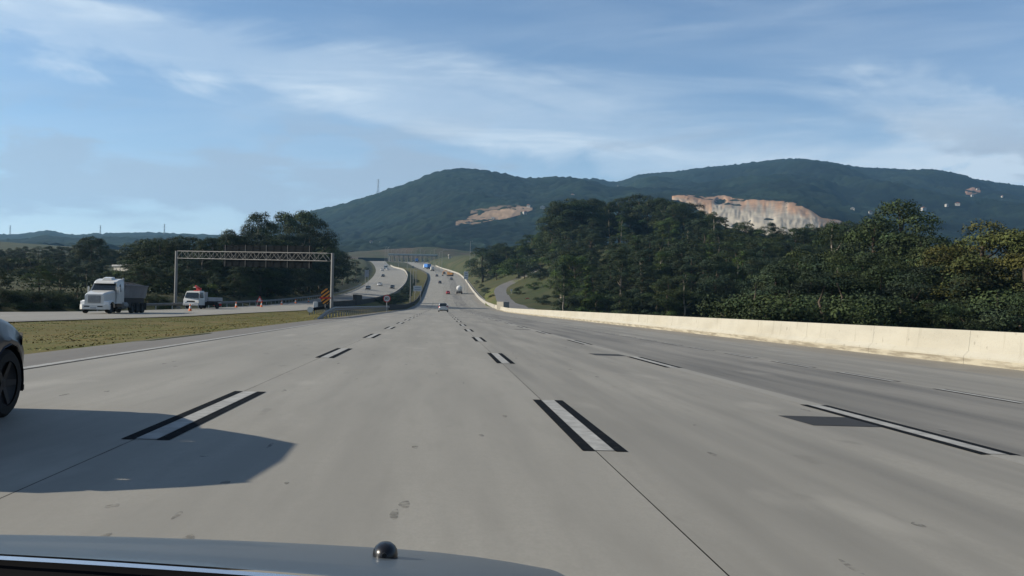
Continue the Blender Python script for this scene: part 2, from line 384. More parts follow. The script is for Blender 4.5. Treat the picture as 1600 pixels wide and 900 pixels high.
# far ground that reaches the horizon on every side
rows = []
for Y in (-9000, -3000, -600, -60.5): rows.append([(X, Y, (-6 if abs(X) < 3000 else 20)) for X in (-12000, -4000, -900, -100, 0, 100, 900, 4000, 12000)])
tag(link('ground', grid_mesh('rear_ground', rows), None, M['ground']), kind='structure')
rows = []
for Y in (1401, 2500, 5000, 12000): rows.append([(X, Y, 40) for X in (-12000, -4000, -900, 0, 900, 4000, 12000)])
tag(link('ground', grid_mesh('far_ground', rows), None, M['ground']), kind='structure')
# mown median between the carriageways, with a soft lip of earth
rows = []
for Y in np.concatenate([np.arange(-30, 130, 1.5), np.arange(130, 820, 8)]):
    i, gl = in_x(Y)+.55, xc(Y) - 7.25
    n = 26; row = []
    for j in range(n+1):
        t = j/n; x = i*(1-t)+gl*t
        row.append((x, Y, ground(x, Y) + .03 + (.06*math.sin(math.pi*t))*(1+fbm(x, Y, 2.5, 5, 4)) + .03*math.sin(math.pi*t)*fbm(x, Y, .8, 3, 5)))
    rows.append(row)
tag(link('grass_median', grid_mesh('grass_median', rows), None, M['grass']), kind='structure')

# ------------------------------------------------------------------ our carriageway: lane slabs with open joints
ry = list(np.arange(-40, 200, 4.0)) + list(np.arange(200, 1060, 8.0))
def strip(name, x0, x1, mtl, dz, parent=None, ya=-40, yb=1056, xf=xc, zf=zroad, wide=0):
    rows = []
    for Y in ry:
        if Y < ya - .01 or Y > yb + .01: continue
        a, b = x0 + xf(Y), x1 + xf(Y); m_ = (a+b)/2
        rows.append([(a, Y, zf(a, Y)+dz), (m_, Y, zf(m_, Y)+dz), (b, Y, zf(b, Y)+dz)])
    return link(name, grid_mesh(name, rows), parent, mtl)
road = tag(strip('road', -7.32, 14.7, M['joint'], -.03), kind='structure')
J = .004
LINES = [-2.26, 1.34, 4.84, 8.43]
edges = [XL, -2.345, 1.265, 4.76, 8.36, 12.3]
for k, (a, b, mk) in enumerate([(edges[0], edges[1], 'conc'), (edges[1], edges[2], 'conc'), (edges[2], edges[3], 'conc_mid'), (edges[3], edges[4], 'conc_dark'), (edges[4], edges[5], 'conc_mid')]):
    strip('lane_slab', a+J, b-J, M[mk], 0, road)
strip('shoulder', -7.3, XL-J, M['asph'], -.004, road)
strip('shoulder', 12.3+J, 14.62, M['conc_dust'], -.004, road)
def patch(name, x0, x1, y0, y1, dz, mtl, parent, zf=zroad, n=4, skew=0):
    mb = MB(); rr = []
    for j in range(n+1):
        Y = y0 + (y1-y0)*j/n
        rr.append([(x0 + xc(Y) + skew*j/n, Y, zf(x0, Y)+dz), (x1 + xc(Y) + skew*j/n, Y, zf(x1, Y)+dz)])
    return link(name, grid_mesh(name, rr), parent, mtl)
def dash(xl, y0, y1, w=.16, bk=.10):
    o = patch('lane_dash', xl-w/2, xl+w/2, y0, y1, .005, M['paint_w'], road)
    patch('black_border', xl-w/2-bk-.004, xl-w/2-.004, y0-.03, y1+.03, .004, M['paint_k'], o)
    patch('black_border', xl+w/2+.004, xl+w/2+bk+.004, y0-.03, y1+.03, .004, M['paint_k'], o)
for xl, ph in ((LINES[0], 7.78), (LINES[1], 7.75), (LINES[2], 8.1)):
    y = ph - 11.7
    while y < 330:
        dash(xl, y, y+4.15); y += 11.7
y = 13.3 - 12
while y < 120:
    dash(LINES[3], y, y+2.4, .13, .05); y += 4.05
rows = [[(-6.07+xc(Y), Y, zroad(-6.07, Y)+.005), (-5.92+xc(Y), Y, zroad(-5.92, Y)+.005)] for Y in ry if Y < 800]
link('edge_line', grid_mesh('edge_line', rows), road, M['paint_w'])
rows = [[(-5.90+xc(Y), Y, zroad(-5.9, Y)+.0045), (-5.86+xc(Y), Y, zroad(-5.86, Y)+.0045)] for Y in ry if Y < 300]
link('edge_joint', grid_mesh('edge_joint', rows), road, M['joint'])
m_pale = concrete('faded_line_concrete', (.29, .28, .25), (.21, .205, .185), .9, 0)
for xl in LINES[2:3]: patch('worn_strip', xl-.13, xl+.15, 2, 170, .002, m_pale, road, n=60)
m_tar = concrete('tar_patch', (.034, .034, .034), (.02, .02, .02), .6, 0)
for y0 in (9.95, 24.2, 50): patch('black_patch', 3.92, 4.72, y0, y0+.9, .004, m_tar, road, skew=-.06)
for Yj in (): patch('expansion_joint', XL+.02, 12.28, Yj, Yj+.9, .006, mat('pale_mortar', (.42, .41, .39), .9, var=.3, scale=3), road)
# oil drips and scuffs in the middle of the lanes
rs = random.Random(3)
m_spot = mat('oil_stain', (.135, .13, .115), .85, scale=25, col2=(.20, .193, .17))
_n = m_spot.node_tree.nodes; _t = _n.new('ShaderNodeTexNoise'); _t.inputs['Scale'].default_value = 16; _t.inputs['Detail'].default_value = 5; _r = _n.new('ShaderNodeMapRange'); _r.inputs[1].default_value = .38; _r.inputs[2].default_value = .72; _r.inputs[4].default_value = .8
m_spot.node_tree.links.new(_t.outputs[0], _r.inputs[0]); m_spot.node_tree.links.new(_r.outputs[0], _n['Principled BSDF'].inputs['Alpha'])
m_spot.node_tree.links.new([n for n in _n if n.type == 'TEX_COORD'][0].outputs['Object'], _t.inputs['Vector'])
for _ in range(60):
    lane = rs.choice([(-5.6, -2.7), (-2, 1), (-2, 1), (-1.2, .4), (1.7, 4.5), (5.2, 8)]); x = rs.uniform(*lane); y = 4.3 + 30*rs.random()**1.7
    L_, w_ = rs.uniform(.04, .15), rs.uniform(.012, .035); mb = MB(); n = 12
    ring = []
    for j in range(n):
        t = 2*math.pi*j/n; k = 1 + .12*math.sin(3*t+x*9); X, Y = x + w_*k*math.cos(t), y + L_*k*math.sin(t); ring.append((X, Y, zroad(X, Y)+.0012))
    mb.add(ring, [tuple(range(n))]); mb.build('oil_stain', m_spot, road, fixn=False)

# ------------------------------------------------------------------ opposite carriageway, ramp, toll apron
rows = []
for Y in ry + [1064, 1100]:
    a, b = out_x(Y), in_x(Y); rows.append([(a*(1-t)+b*t, Y, zopp(a*(1-t)+b*t, Y)) for t in np.linspace(0, 1, 9)])
opp = tag(link('opposite_road', grid_mesh('opposite_road', rows), None, M['opp']), kind='structure')
def opp_line(name, t, w, mtl, ya, yb, dz=.012):
    rr = []
    for Y in np.arange(ya, yb+.1, max(1, (yb-ya)/max(1, int((yb-ya)/6)))):
        a, b = out_x(Y), in_x(Y); x = a*(1-t)+b*t; rr.append([(x-w/2, Y, zopp(x, Y)+dz), (x+w/2, Y, zopp(x, Y)+dz)])
    if len(rr) > 1: link(name, grid_mesh(name, rr), opp, mtl)
opp_line('edge_line', .955, .18, M['paint_w'], -40, 700); opp_line('edge_line', .20, .18, M['paint_w'], -40, 700)
for t in (.45, .70):
    y = 20
    while y < 400: opp_line('lane_dash', t, .16, M['paint_w'], y, y+4); y += 12
# toll apron where both carriageways spread out
rows = [[(X, Y, zr(Y)+.05) for X in (-95, -66, xc(Y)-9, xc(Y)+16, xc(Y)+24)] for Y in (985, 1020, 1056, 1100, 1150)]
tag(link('toll_apron', grid_mesh('toll_apron', rows), None, M['opp']), kind='structure')
# side ramp that swings off to the right below the wood
ramp_c = [(19.5, 215), (19.6, 250), (20.6, 290), (22.3, 330), (23.6, 362), (26, 384), (31, 396), (40, 400)]
def spline(P, n):
    P = [Vector((*p, 0)) for p in P]; out = []
    for k in range(len(P)-1):
        p0, p1, p2, p3 = P[max(k-1, 0)], P[k], P[k+1], P[min(k+2, len(P)-1)]
        for j in range(n):
            t = j/n; out.append(.5*((2*p1)+(p2-p0)*t+(2*p0-5*p1+4*p2-p3)*t*t+(3*p1-p0-3*p2+p3)*t**3))
    return out + [P[-1]]
rc = spline(ramp_c, 8); rows = []; lo_rows = []
for k, p in enumerate(rc):
    d = (rc[min(k+1, len(rc)-1)] - rc[max(k-1, 0)]).normalized(); nr = Vector((d.y, -d.x, 0))
    z = ground(p.x, p.y) + .25
    rows.append([(p.x+nr.x*s, p.y+nr.y*s, z) for s in (-3.6, 0, 3.6)])
    lo_rows.append([(p.x+nr.x*s, p.y+nr.y*s, z+h) for s, h in ((-7, -1.5), (-3.5, -.03), (3.5, -.03), (8, -1.6))])
tag(link('ramp_road', grid_mesh('ramp_road', rows), None, M['ramp']), kind='structure')
tag(link('ramp_verge', grid_mesh('ramp_verge', lo_rows), None, M['grass_g']), kind='structure')

# ------------------------------------------------------------------ hills
def ridge_fn(pts, Yr):
    q = [pix(x, y, Yr) for x, y in pts]; return interp([(p.x, p.z) for p in q])
r1 = ridge_fn([(250, 396), (330, 385), (400, 362), (440, 347), (480, 332), (520, 322), (560, 312), (600, 298), (640, 285), (680, 269), (710, 263), (740, 264), (790, 272), (830, 278), (870, 276), (905, 279), (940, 292), (1000, 315), (1060, 345), (1150, 380)], 2500)
r2 = ridge_fn([(640, 380), (700, 360), (760, 335), (830, 300), (880, 284), (930, 279), (960, 284), (1000, 273), (1060, 267), (1100, 262), (1150, 257), (1200, 251), (1245, 248), (1290, 253), (1350, 262), (1400, 264), (1440, 267), (1480, 273), (1530, 281), (1570, 287), (1600, 291), (1700, 300), (1850, 330), (2100, 370)], 3300)
r3 = ridge_fn([(-700, 372), (-300, 368), (-100, 370), (0, 368), (40, 366), (75, 361), (110, 368), (150, 367), (190, 365), (240, 364), (300, 366), (360, 368), (420, 372), (520, 385), (600, 396)], 3000)
def hillf(r, Y0, Yr, z0, seed, amp, pw=1.25):
    def f(X, Y):
        v = (Y-Y0)/(Yr-Y0)
        q = X*Yr/Y if Y < Yr else X
        v2 = v + .10*math.sin(math.pi*min(1, max(0, v)))*fbm(X, Y*.5, 330, 3, seed) if 0 < v < 1 else v
        if v2 <= 0: return z0 - 30
        h = r(q)
        if v2 < 1: s = v2**pw
        else: s = max(0, 1 - .8*(v2-1))
        e = math.sin(math.pi*min(1, v)) if v < 1 else 0
        return z0 + (h - z0)*s + e*amp*fbm(X, Y, 420, 4, seed+.5)
    return f
h1 = hillf(r1, 1230, 2500, 66, 1.3, 34)
h2 = hillf(r2, 1150, 3300, 52, 2.1, 55, 1.1)
h3 = hillf(r3, 1300, 3000, 70, 3.2, 12)
def hill(name, f, x0, x1, y0, y1, nx, ny, bump, label_seed):
    P = np.zeros((ny, nx, 3), np.float32); T = np.zeros((ny, nx))
    for j in range(ny):
        Y = y0 + (y1-y0)*j/(ny-1); k = Y/y1
        for i in range(nx):
            X = (x0 + (x1-x0)*i/(nx-1)) * (.45+.55*k)
            c = noise.cell(Vector((X/11., Y/11., label_seed)))
            b = noise.noise(Vector((X/13., Y/17., label_seed)))
            P[j, i] = (X, Y, f(X, Y) + bump*(.8*b + .45*(c)))
            T[j, i] = .85 + .6*b + .4*(c-.3) + .6*fbm(X, Y, 160, 3, label_seed)
    me = grid_mesh(name, P, smooth=False)
    ca = me.color_attributes.new('tint', 'FLOAT_COLOR', 'POINT')
    t = np.clip(T.reshape(-1), .2, 2.4); ca.data.foreach_set('color', np.stack([t*1.02, t, t*.95, np.ones_like(t)], -1).reshape(-1).astype(np.float32))
    return tag(link(name, me, None, M['hillm']), kind='structure')
hill('hill', h1, -1100, 900, 1240, 2560, 330, 210, 5.0, 1)
hill('hill', h2, -500, 3300, 1160, 3380, 400, 240, 6.0, 2)
hill('hill', h3, -3200, 300, 1310, 3060, 260, 110, 6.0, 3)
# brown bank behind the toll plaza
rb = ridge_fn([(430, 405), (520, 397), (570, 393), (620, 389), (660, 387), (690, 388), (720, 392), (760, 396), (830, 402)], 1230)
rows = []
for j in range(24):
    Y = 1110 + 130*j/23; row = []
    for i in range(80):
        X = -260 + 420*i/79; v = min(1, (Y-1110)/110)
        row.append((X, Y, 44 + (rb(X)-44)*v**.9 + 1.2*fbm(X, Y, 14, 4, 8)))
    rows.append(row)
tag(link('bank', grid_mesh('bank', rows), None, mat('dry_bank_grass', (.075, .055, .04), .95, scale=.03, col2=(.04, .048, .022), spec=.1, detail=8)), kind='structure')

def on_hill(px, py, f): return hit(px, py, f, 1200, 3400, 1.004)
def hill_patch(name, f, top, bot, nx, ny, rough, push, colfn, mtl):
    """excavated face laid into the hillside between a top and a bottom outline"""
    tf, bf = lerp_tab(top), lerp_tab(bot); x0, x1 = max(top[0][0], bot[0][0]), min(top[-1][0], bot[-1][0])
    P = np.zeros((ny, nx, 3)); C = np.zeros((ny, nx, 4)); last = None; kx, ky = max(8, nx//3), 7; K = []
    for i in range(kx):
        px = x0 + (x1-x0)*i/(kx-1); K.append([]); jt = rough*.16*noise.noise(Vector((px/7, 1, 1))) + rough*.08*noise.noise(Vector((px/2.5, 5, 1)))
        for j in range(ky):
            last = on_hill(px, tf(px) + jt + (bf(px)-tf(px))*j/(ky-1), f) or last; K[-1].append(last)
    for i in range(nx):
        px = x0 + (x1-x0)*i/(nx-1); ii = min(kx-2, int(i/(nx-1)*(kx-1))); fi = i/(nx-1)*(kx-1)-ii
        for j in range(ny):
            v = j/(ny-1); jj = min(ky-2, int(v*(ky-1))); fj = v*(ky-1)-jj
            a = K[ii][jj].lerp(K[ii+1][jj], fi); b = K[ii][jj+1].lerp(K[ii+1][jj+1], fi); edge = math.sin(math.pi*min(1, max(0, v)))**.5 * math.sin(math.pi*i/(nx-1))**.3
            p = a.lerp(b, fj)
            # terraces: the face falls steeply with two benches
            q = CAM + (p-CAM)*(1 - (push*(.35+.65*edge) + rough*edge*(.55*noise.noise(Vector((px/9, v*2.0, 3)))+.45*noise.fractal(Vector((px/3.2+v*2, v*5, 5)), .9, 2.1, 4)))/(p-CAM).length)
            P[j, i] = q; C[j, i] = (*colfn(i/(nx-1), v, px), 1)
    me = grid_mesh(name, P, smooth=False)
    ca = me.color_attributes.new('tint', 'FLOAT_COLOR', 'POINT'); ca.data.foreach_set('color', C.reshape(-1).astype(np.float32))
    return tag(link(name, me, None, mtl), kind='structure')
def qcol(u, v, px):
    n = noise.fractal(Vector((px/9, v*2.5, 9)), .9, 2.1, 4); k = .88 + .18*n - .15*max(0, noise.noise(Vector((px/2.0, v*1.5, 4))))
    o = max(0, 1 - v*2.6 + .7*n) if u > .22 else max(0, 1.2-v*.9+.5*n)
    if u > .82: o = max(o, .6+.4*n)
    o = min(1, o); return (k*(1-.05*o), k*(1-.36*o), k*(1-.54*o))
hill_patch('quarry_cliff', h2, [(1050, 306), (1075, 304), (1105, 308), (1135, 305), (1150, 311), (1200, 313), (1240, 316), (1262, 326), (1285, 341), (1310, 344), (1330, 352)],
           [(1050, 312), (1075, 318), (1095, 330), (1120, 350), (1160, 362), (1200, 368), (1250, 371), (1290, 367), (1310, 359), (1330, 358)], 170, 44, 13, 46, qcol, M['quarry'])
def tcol(u, v, px):
    n = noise.noise(Vector((px/5, v*4, 2))); k = .55+.45*u + .3*n
    return (k*1.05, k*.82, k*.66)
hill_patch('earth_terrace', h1, [(712, 346), (735, 337), (760, 330), (790, 326), (812, 322), (832, 324)], [(712, 352), (735, 352), (760, 346), (790, 342), (812, 336), (832, 328)], 60, 12, 5, 9, tcol, M['quarry'])
hill_patch('earth_terrace', h1, [(735, 329), (760, 324), (790, 320), (815, 319)], [(735, 334), (760, 330), (790, 326), (815, 322)], 40, 6, 3, 8, lambda u, v, px: (.42, .34, .28), M['quarry'])
hill_patch('earth_terrace', h2, [(1508, 297), (1520, 292), (1532, 297)], [(1508, 304), (1520, 305), (1532, 303)], 16, 6, 3, 12, lambda u, v, px: (.75, .5, .4), M['quarry'])
# ------------------------------------------------------------------ concrete barriers
def jersey(path, zf, prof, mtl, root, name='barrier_segment', seg=6.0, gap=.012, foot=None, footprof=None):
    """path: function s->(x,y) over Y; segments follow it, each one its own piece"""
    y = path[0]
    xf = path[2]
    while y < path[1]:
        y2 = min(y+seg, path[1]); n = 3
        for pr, mt, nm in ((prof, mtl, name), (footprof, foot, 'stained_foot')):
            if pr is None: continue
            rings = []
            for j in range(n+1):
                Y = y+gap/2 + (y2-y-gap)*j/n
                dx = (xf(Y+1)-xf(Y-1))/2; nrm = Vector((1, -dx, 0)).normalized()
                z = zf(xf(Y), Y)
                rings.append([(xf(Y)+nrm.x*a, Y+nrm.y*a, z+h) for a, h in pr])
            mb = MB(); mb.loft(rings, close=True, cap=True); o = mb.build(nm, mt, root if nm == name else last)
            if nm == name: last = o
        y = y2; seg = seg if y < 150 else 12.0
PR = [(0, -.12), (0, .22), (.14, .36), (.20, .93), (.36, .93), (.42, .36), (.56, .22), (.56, -.12)]
FT = [(-.004, .0), (-.004, .17), (.09, .30), (.10, .28), (.10, 0)]
b1 = tag(empty('concrete_barrier'), 'long cream painted concrete barrier along the right edge of the road', 'barrier')
jersey((8, 236, lambda Y: xc(Y)+XRB), zroad, PR, M['barrier'], b1, foot=M['barrier_d'], footprof=FT)
PR2 = [(0, -.12), (0, .95), (.25, .95), (.25, -.12)]
b2 = tag(empty('concrete_barrier'), 'grey unpainted barrier continuing up the right side of the far road', 'barrier')
jersey((262, 900, lambda Y: xc(Y)+XRB-1.5*min(1, max(0, (Y-262)/60))*0), zroad, PR, M['barrier_g'], b2, seg=12)
# taller block standing on the barrier line
mb = MB(); z = zroad(XRB, 240); mb.box(XRB-.1, XRB+1.9, 237, 239.5, z-.2, z+2.0, Matrix.Translation((XRB, 238, 0)) @ Matrix.Rotation(R(-38), 4, 'Z') @ Matrix.Translation((-XRB, -238, 0)))
tag(mb.build('barrier_block', M['barrier'], None, bevel=.04), 'tall cream block ending the cream barrier beside the side ramp', 'block')
jersey((240, 261.9, lambda Y: XRB+.05), zroad, PR, M['barrier'], b1)
# our left side: barrier in its own shade where the road climbs
b3 = tag(empty('concrete_barrier'), 'shaded barrier curving along the left edge of the climbing road', 'barrier')
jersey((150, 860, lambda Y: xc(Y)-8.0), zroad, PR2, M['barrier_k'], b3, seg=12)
# inner barrier of the opposite carriageway
b4 = tag(empty('concrete_barrier'), 'sunlit median barrier following the bend of the opposite carriageway', 'barrier')
jersey((119, 800, lambda Y: in_x(Y)+.25), zopp, [(0, -.4), (0, .9), (.3, .9), (.3, -2.2)], M['barrier_g'], b4, seg=12)
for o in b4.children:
    if o.data.vertices[0].co.y < 285: o.data.materials[0] = M['barrier_k']  # near stretch coloured dark for the shade on its face
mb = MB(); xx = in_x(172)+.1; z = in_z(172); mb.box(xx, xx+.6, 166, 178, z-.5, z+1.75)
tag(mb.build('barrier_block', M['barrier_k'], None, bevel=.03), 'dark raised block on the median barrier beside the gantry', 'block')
mb = MB(); xx = in_x(118); z = in_z(118); mb.box(xx+.15, xx+.65, 118.3, 118.9, z-.3, z+.95)
tag(mb.build('barrier_end', M['white_sign'], None, bevel=.05), 'white end block of the median barrier by the gantry post', 'block')

# ------------------------------------------------------------------ guardrails
WB = [(0, 0), (.03, .02), (.08, .06), (.08, .10), (.02, .14), (.02, .17), (.08, .21), (.08, .25), (.03, .29), (0, .31)]
def guardrail(name, pts, zf, label, h=.45, sp=2.5, mp=None, mr=None, side=1, posth=None):
    root = tag(empty(name), label, 'guardrail')
    P = [Vector((*p, 0)) for p in pts]; L_ = 0
    rings = []
    for k, p in enumerate(P):
        d = (P[min(k+1, len(P)-1)]-P[max(k-1, 0)]).normalized(); nr = Vector((d.y, -d.x, 0))*side
        z = zf(p.x, p.y) + (h if not callable(h) else h(k))
        rings.append([(p.x+nr.x*a, p.y+nr.y*a, z+b) for a, b in WB])
    mb = MB(); mb.loft(rings); o = mb.build('rail', mr or M['steel_d'], root, fixn=False)
    me = None; acc = 0
    for k in range(len(P)-1):
        a, b = P[k], P[k+1]; d = (b-a).length; t = -acc
        while t + sp <= d or (k == 0 and t == 0):
            t += sp if not (k == 0 and t == 0 and acc == 0 and me is None) else 0
            q = a + (b-a)*(t/d); z = zf(q.x, q.y)
            if me is None:
                m2 = MB(); m2.box(-.05, .05, -.07, .07, -.4, .78); me = m2.mesh('post')
            pz = z + ((h if not callable(h) else h(k)) - .45)
            c = link('post', me, root, mp or M['steel']); c.location = (q.x - .08*side, q.y, pz)
            if t >= d: break
        acc = d - t
    return root
gy = np.arange(60, 149, 5.0)
guardrail('guardrail', [(-7.5, float(Y)) for Y in gy], ground, 'steel guardrail on pale posts along the left shoulder before the median', h=lambda k: .45 if k > 1 else (-.25 if k == 0 else .2), sp=2.0, mp=M['pole'])
guardrail('guardrail', [(-12.3-.035*k*2, 94+2.0*k) for k in range(11)], ground, 'short guardrail with white end cap in front of the gantry post', sp=2.5, mp=M['steel_d'], mr=M['panel_back'])
mb = MB(); mb.tube([(-12.3, 93.6, ground(-12.3, 94)+.62), (-12.3, 94.0, ground(-12.3, 94)+.62)], .27, 12)
tag(mb.build('end_cap', M['white_sign'], None), 'white rounded cap on the end of the short guardrail', 'end cap')
guardrail('guardrail', [(out_x(Y)-.5, Y) for Y in np.arange(104, 420, 8.0)], lambda x, y: zopp(x, y)-.02, 'long grey guardrail along the far side of the opposite carriageway', sp=4, side=1)
guardrail('guardrail', [(xc(Y)+XRB+1.2, Y) for Y in np.arange(300, 560, 8.0)], lambda x, y: zroad(x, y), 'guardrail beyond the right edge of the climbing road', sp=4, side=-1)

# ------------------------------------------------------------------ overhead gantry
def gantry():
    A = pix(274, 474, 125); B = pix(518, 486, 112); A.z = ground(A.x, A.y); B.z = ground(B.x, B.y)
    ta, tb = pix(274.5, 392, 125).z, pix(518, 395.5, 112).z
    root = tag(empty('sign_gantry', A), 'pale steel gantry with lattice beam spanning the opposite carriageway', 'gantry')
    O = -A
    def P(v): return v - A
    d = (B-A); d.z = 0; d.normalize(); n = Vector((-d.y, d.x, 0))
    for p, t in ((A, ta), (B, tb)):
        mb = MB(); mb.tube([P(p), P(Vector((p.x, p.y, t)))], .19, 14, r2=.17); po = mb.build('post', M['pole'], root, auto=40)
        mb = MB(); q = P(p); mb.box(q.x-.5, q.x+.5, q.y-.5, q.y+.5, q.z-.3, q.z+.16); mb.build('base_plate', M['barrier_g'], po, bevel=.02)
    za, zb = ta-.02, tb-.02; H = .9
    s0, s1 = .5, (B-A).xy.length - .5
    def bp(s, side, up):
        t = s/(B-A).xy.length; q = A + d*s + n*(.35*side); q.z = za*(1-t)+zb*t - (0 if up else H); return P(q)
    K = 26
    for side in (-1, 1):
        for up in (0, 1):
            mb = MB(); mb.tube([bp(s0, side, up), bp(s1, side, up)], .034, 6); mb.build('chord', M['pole'], root)
        for k in range(K):
            a, b = s0+(s1-s0)*k/K, s0+(s1-s0)*(k+1)/K
            mb = MB(); mb.tube([bp(a, side, k % 2), bp(b, side, 1-k % 2)], .02, 5); mb.build('brace', M['pole'], root)
            if k % 2 == 0: mb = MB(); mb.tube([bp(a, side, 0), bp(a, side, 1)], .02, 5); mb.build('brace', M['pole'], root)
    for k in range(0, K+1, 2):
        a = s0+(s1-s0)*k/K
        for up in (0, 1): mb = MB(); mb.tube([bp(a, -1, up), bp(a, 1, up)], .02, 5); mb.build('brace', M['pole'], root)
    # back of the sign board it carries, with its stiffening ribs
    Ls = (B-A).xy.length; u0, u1 = .30*Ls, .86*Ls
    def bq(s, off, z): t = s/Ls; q = A + d*s + n*off; q.z = za*(1-t)+zb*t + z; return P(q)
    mb = MB(); mb.loft([[bq(u0, .55, -1.75), bq(u0, .55, .85), bq(u0, .60, .85), bq(u0, .60, -1.75)], [bq(u1, .55, -1.75), bq(u1, .55, .85), bq(u1, .60, .85), bq(u1, .60, -1.75)]], True, True)
    sb = mb.build('sign_board', M['panel_back'], root)
    for k in range(13):
        s = u0 + (u1-u0)*(k+.3)/12.6; mb = MB(); mb.tube([bq(s, .48, -1.8), bq(s, .48, .9)], .028, 5); mb.build('rib', M['panel_back'] if k % 3 else M['steel_d'], sb)
gantry()

# ------------------------------------------------------------------ signs
def text_mesh(body, size, mtl, parent, loc, rot=(math.pi/2, 0, 0), name='lettering'):
    cu = bpy.data.curves.new('t', 'FONT'); cu.body = body; cu.size = size; cu.align_x = 'CENTER'; cu.align_y = 'CENTER'; cu.extrude = .004; cu.offset = .012*size
    t = bpy.data.objects.new('t', cu); COL.objects.link(t)
    dg = bpy.context.evaluated_depsgraph_get(); me = bpy.data.meshes.new_from_object(t.evaluated_get(dg))
    bpy.data.objects.remove(t); o = link(name, me, parent, mtl); o.location = loc; o.rotation_euler = rot; return o
def speed_sign(px, py, Y, r, txt, label, zf, dim=False):
    c = pix(px, py, Y); gz = zf(c.x, Y); h = c.z - gz
    root = tag(empty('speed_limit_sign', (c.x, Y, gz)), label, 'sign')
    mb = MB(); mb.tube([(0, .06, -.2), (0, .06, h+.3)], .05, 8); mb.build('post', M['steel'], root)
    mb = MB(); mb.disc((0, 0, h), (0, 1, 0), r, 28, .015); o = mb.build('sign_face', M['white_sign'], root)
    mb = MB(); n = 32
    ring = lambda rr, y: [(rr*math.cos(2*math.pi*k/n), y, h+rr*math.sin(2*math.pi*k/n)) for k in range(n)]
    mb.loft([ring(r*1.01, .01), ring(r*1.01, -.012), ring(r*.80, -.012), ring(r*.80, .01)], close=True); mb.build('red_ring', M['redsign'], o)
    text_mesh(txt, r*1.0, M['black'], o, (0, -.016, h))
speed_sign(604.5, 466.5, 132, .50, '80', 'round white 80 speed sign with red rim beside the dark median barrier', ground)
speed_sign(824.5, 470.5, 300, 1.0, '40', 'round 40 speed sign standing beside the side ramp', ground)
def board(name, px0, px1, py0, py1, Y, zf, mtl, label, rows=0, legs=2, cat='sign', tx=None):
    a, b = pix(px0, py0, Y), pix(px1, py1, Y); cx = (a.x+b.x)/2; w = abs(b.x-a.x); gz = zf(cx, Y); z0, z1 = b.z-gz, a.z-gz
    root = tag(empty(name, (cx, Y, gz)), label, cat)
    mb = MB(); mb.box(-w/2, w/2, -.03, .03, z0, z1); f = mb.build('sign_face', mtl, root, bevel=.01)
    for k in range(legs):
        x = (k/(max(1, legs-1))-.5)*w*.7 if legs > 1 else 0
        mb = MB(); mb.tube([(x, .09, -.3), (x, .09, z1-.1)], .06, 8); mb.build('post', M['steel'], root)
    for k in range(rows):
        zz = z1 - (k+.75)*(z1-z0)/(rows+.5); mb = MB(); mb.box(-w*.36, w*.36, -.04, -.032, zz-(z1-z0)*.10, zz+(z1-z0)*.06); mb.build('print_line', M['tub'], f)
    return root
board('information_sign', 646, 659, 446.5, 455, 330, ground, M['white_sign'], 'white rectangular board with two grey lines on the grass median', rows=2)
board('information_sign', 725, 731.5, 424, 436.5, 420, ground, M['white_sign'], 'tall white sign board beside the right edge of the climbing road', rows=3)
board('information_sign', 570, 576.3, 422, 433, 330, ground, M['tub'], 'grey tall sign board on the left bank of the opposite road', legs=2)
board('chevron_post', 829.5, 832.0, 441, 444, 400, ground, M['white_sign'], 'small white marker beside the outer bend of the side ramp', legs=1, cat='marker')
board('chevron_post', 798, 800.4, 452, 455, 340, ground, M['white_sign'], 'small white marker on the inner verge of the side ramp', legs=1, cat='marker')
# striped hazard marker in front of the gantry post
def hazard():
    c = pix(508.5, 463, 108); gz = ground(c.x, 108); h = c.z-gz; w, H = .48, .86
    root = tag(empty('hazard_marker', (c.x, 108, gz)), 'orange and black diagonally striped hazard board by the gantry post', 'sign')
    mb = MB(); mb.tube([(0, .06, -.3), (0, .06, h+.6)], .05, 8); mb.build('post', M['steel_d'], root)
    out = [(-w, -H*.55), (-w*.45, -H), (w*.45, -H), (w, -H*.55), (w, H*.55), (w*.45, H), (-w*.45, H), (-w, H*.55)]
    mb = MB(); mb.loft([[(x, .0, h+z) for x, z in out], [(x, .02, h+z) for x, z in out]], True, True); f = mb.build('sign_face', M['orange'], root)
    # stripes clipped to the outline
    def clip(poly, a, b, c0, keep):
        r = []
        for i in range(len(poly)):
            p, q = poly[i], poly[(i+1) % len(poly)]; dp, dq = keep*(a*p[0]+b*p[1]-c0), keep*(a*q[0]+b*q[1]-c0)
            if dp >= 0: r.append(p)
            if dp*dq < 0: t = dp/(dp-dq); r.append((p[0]+(q[0]-p[0])*t, p[1]+(q[1]-p[1])*t))
        return r
    k = -1.4
    while k < 1.4:
        pg = clip(clip(out, -.62, .78, k, 1), -.62, .78, k+.17, -1)
        if len(pg) > 2: mb = MB(); mb.loft([[(x, -.006, h+z) for x, z in pg], [(x, -.002, h+z) for x, z in pg]], True, True); mb.build('stripe', M['black'], f)
        k += .34
    mb = MB(); mb.box(-.62, .62, -.05, .03, h-.25, h-.10); mb.build('bracket', M['redsign'], root)
hazard()
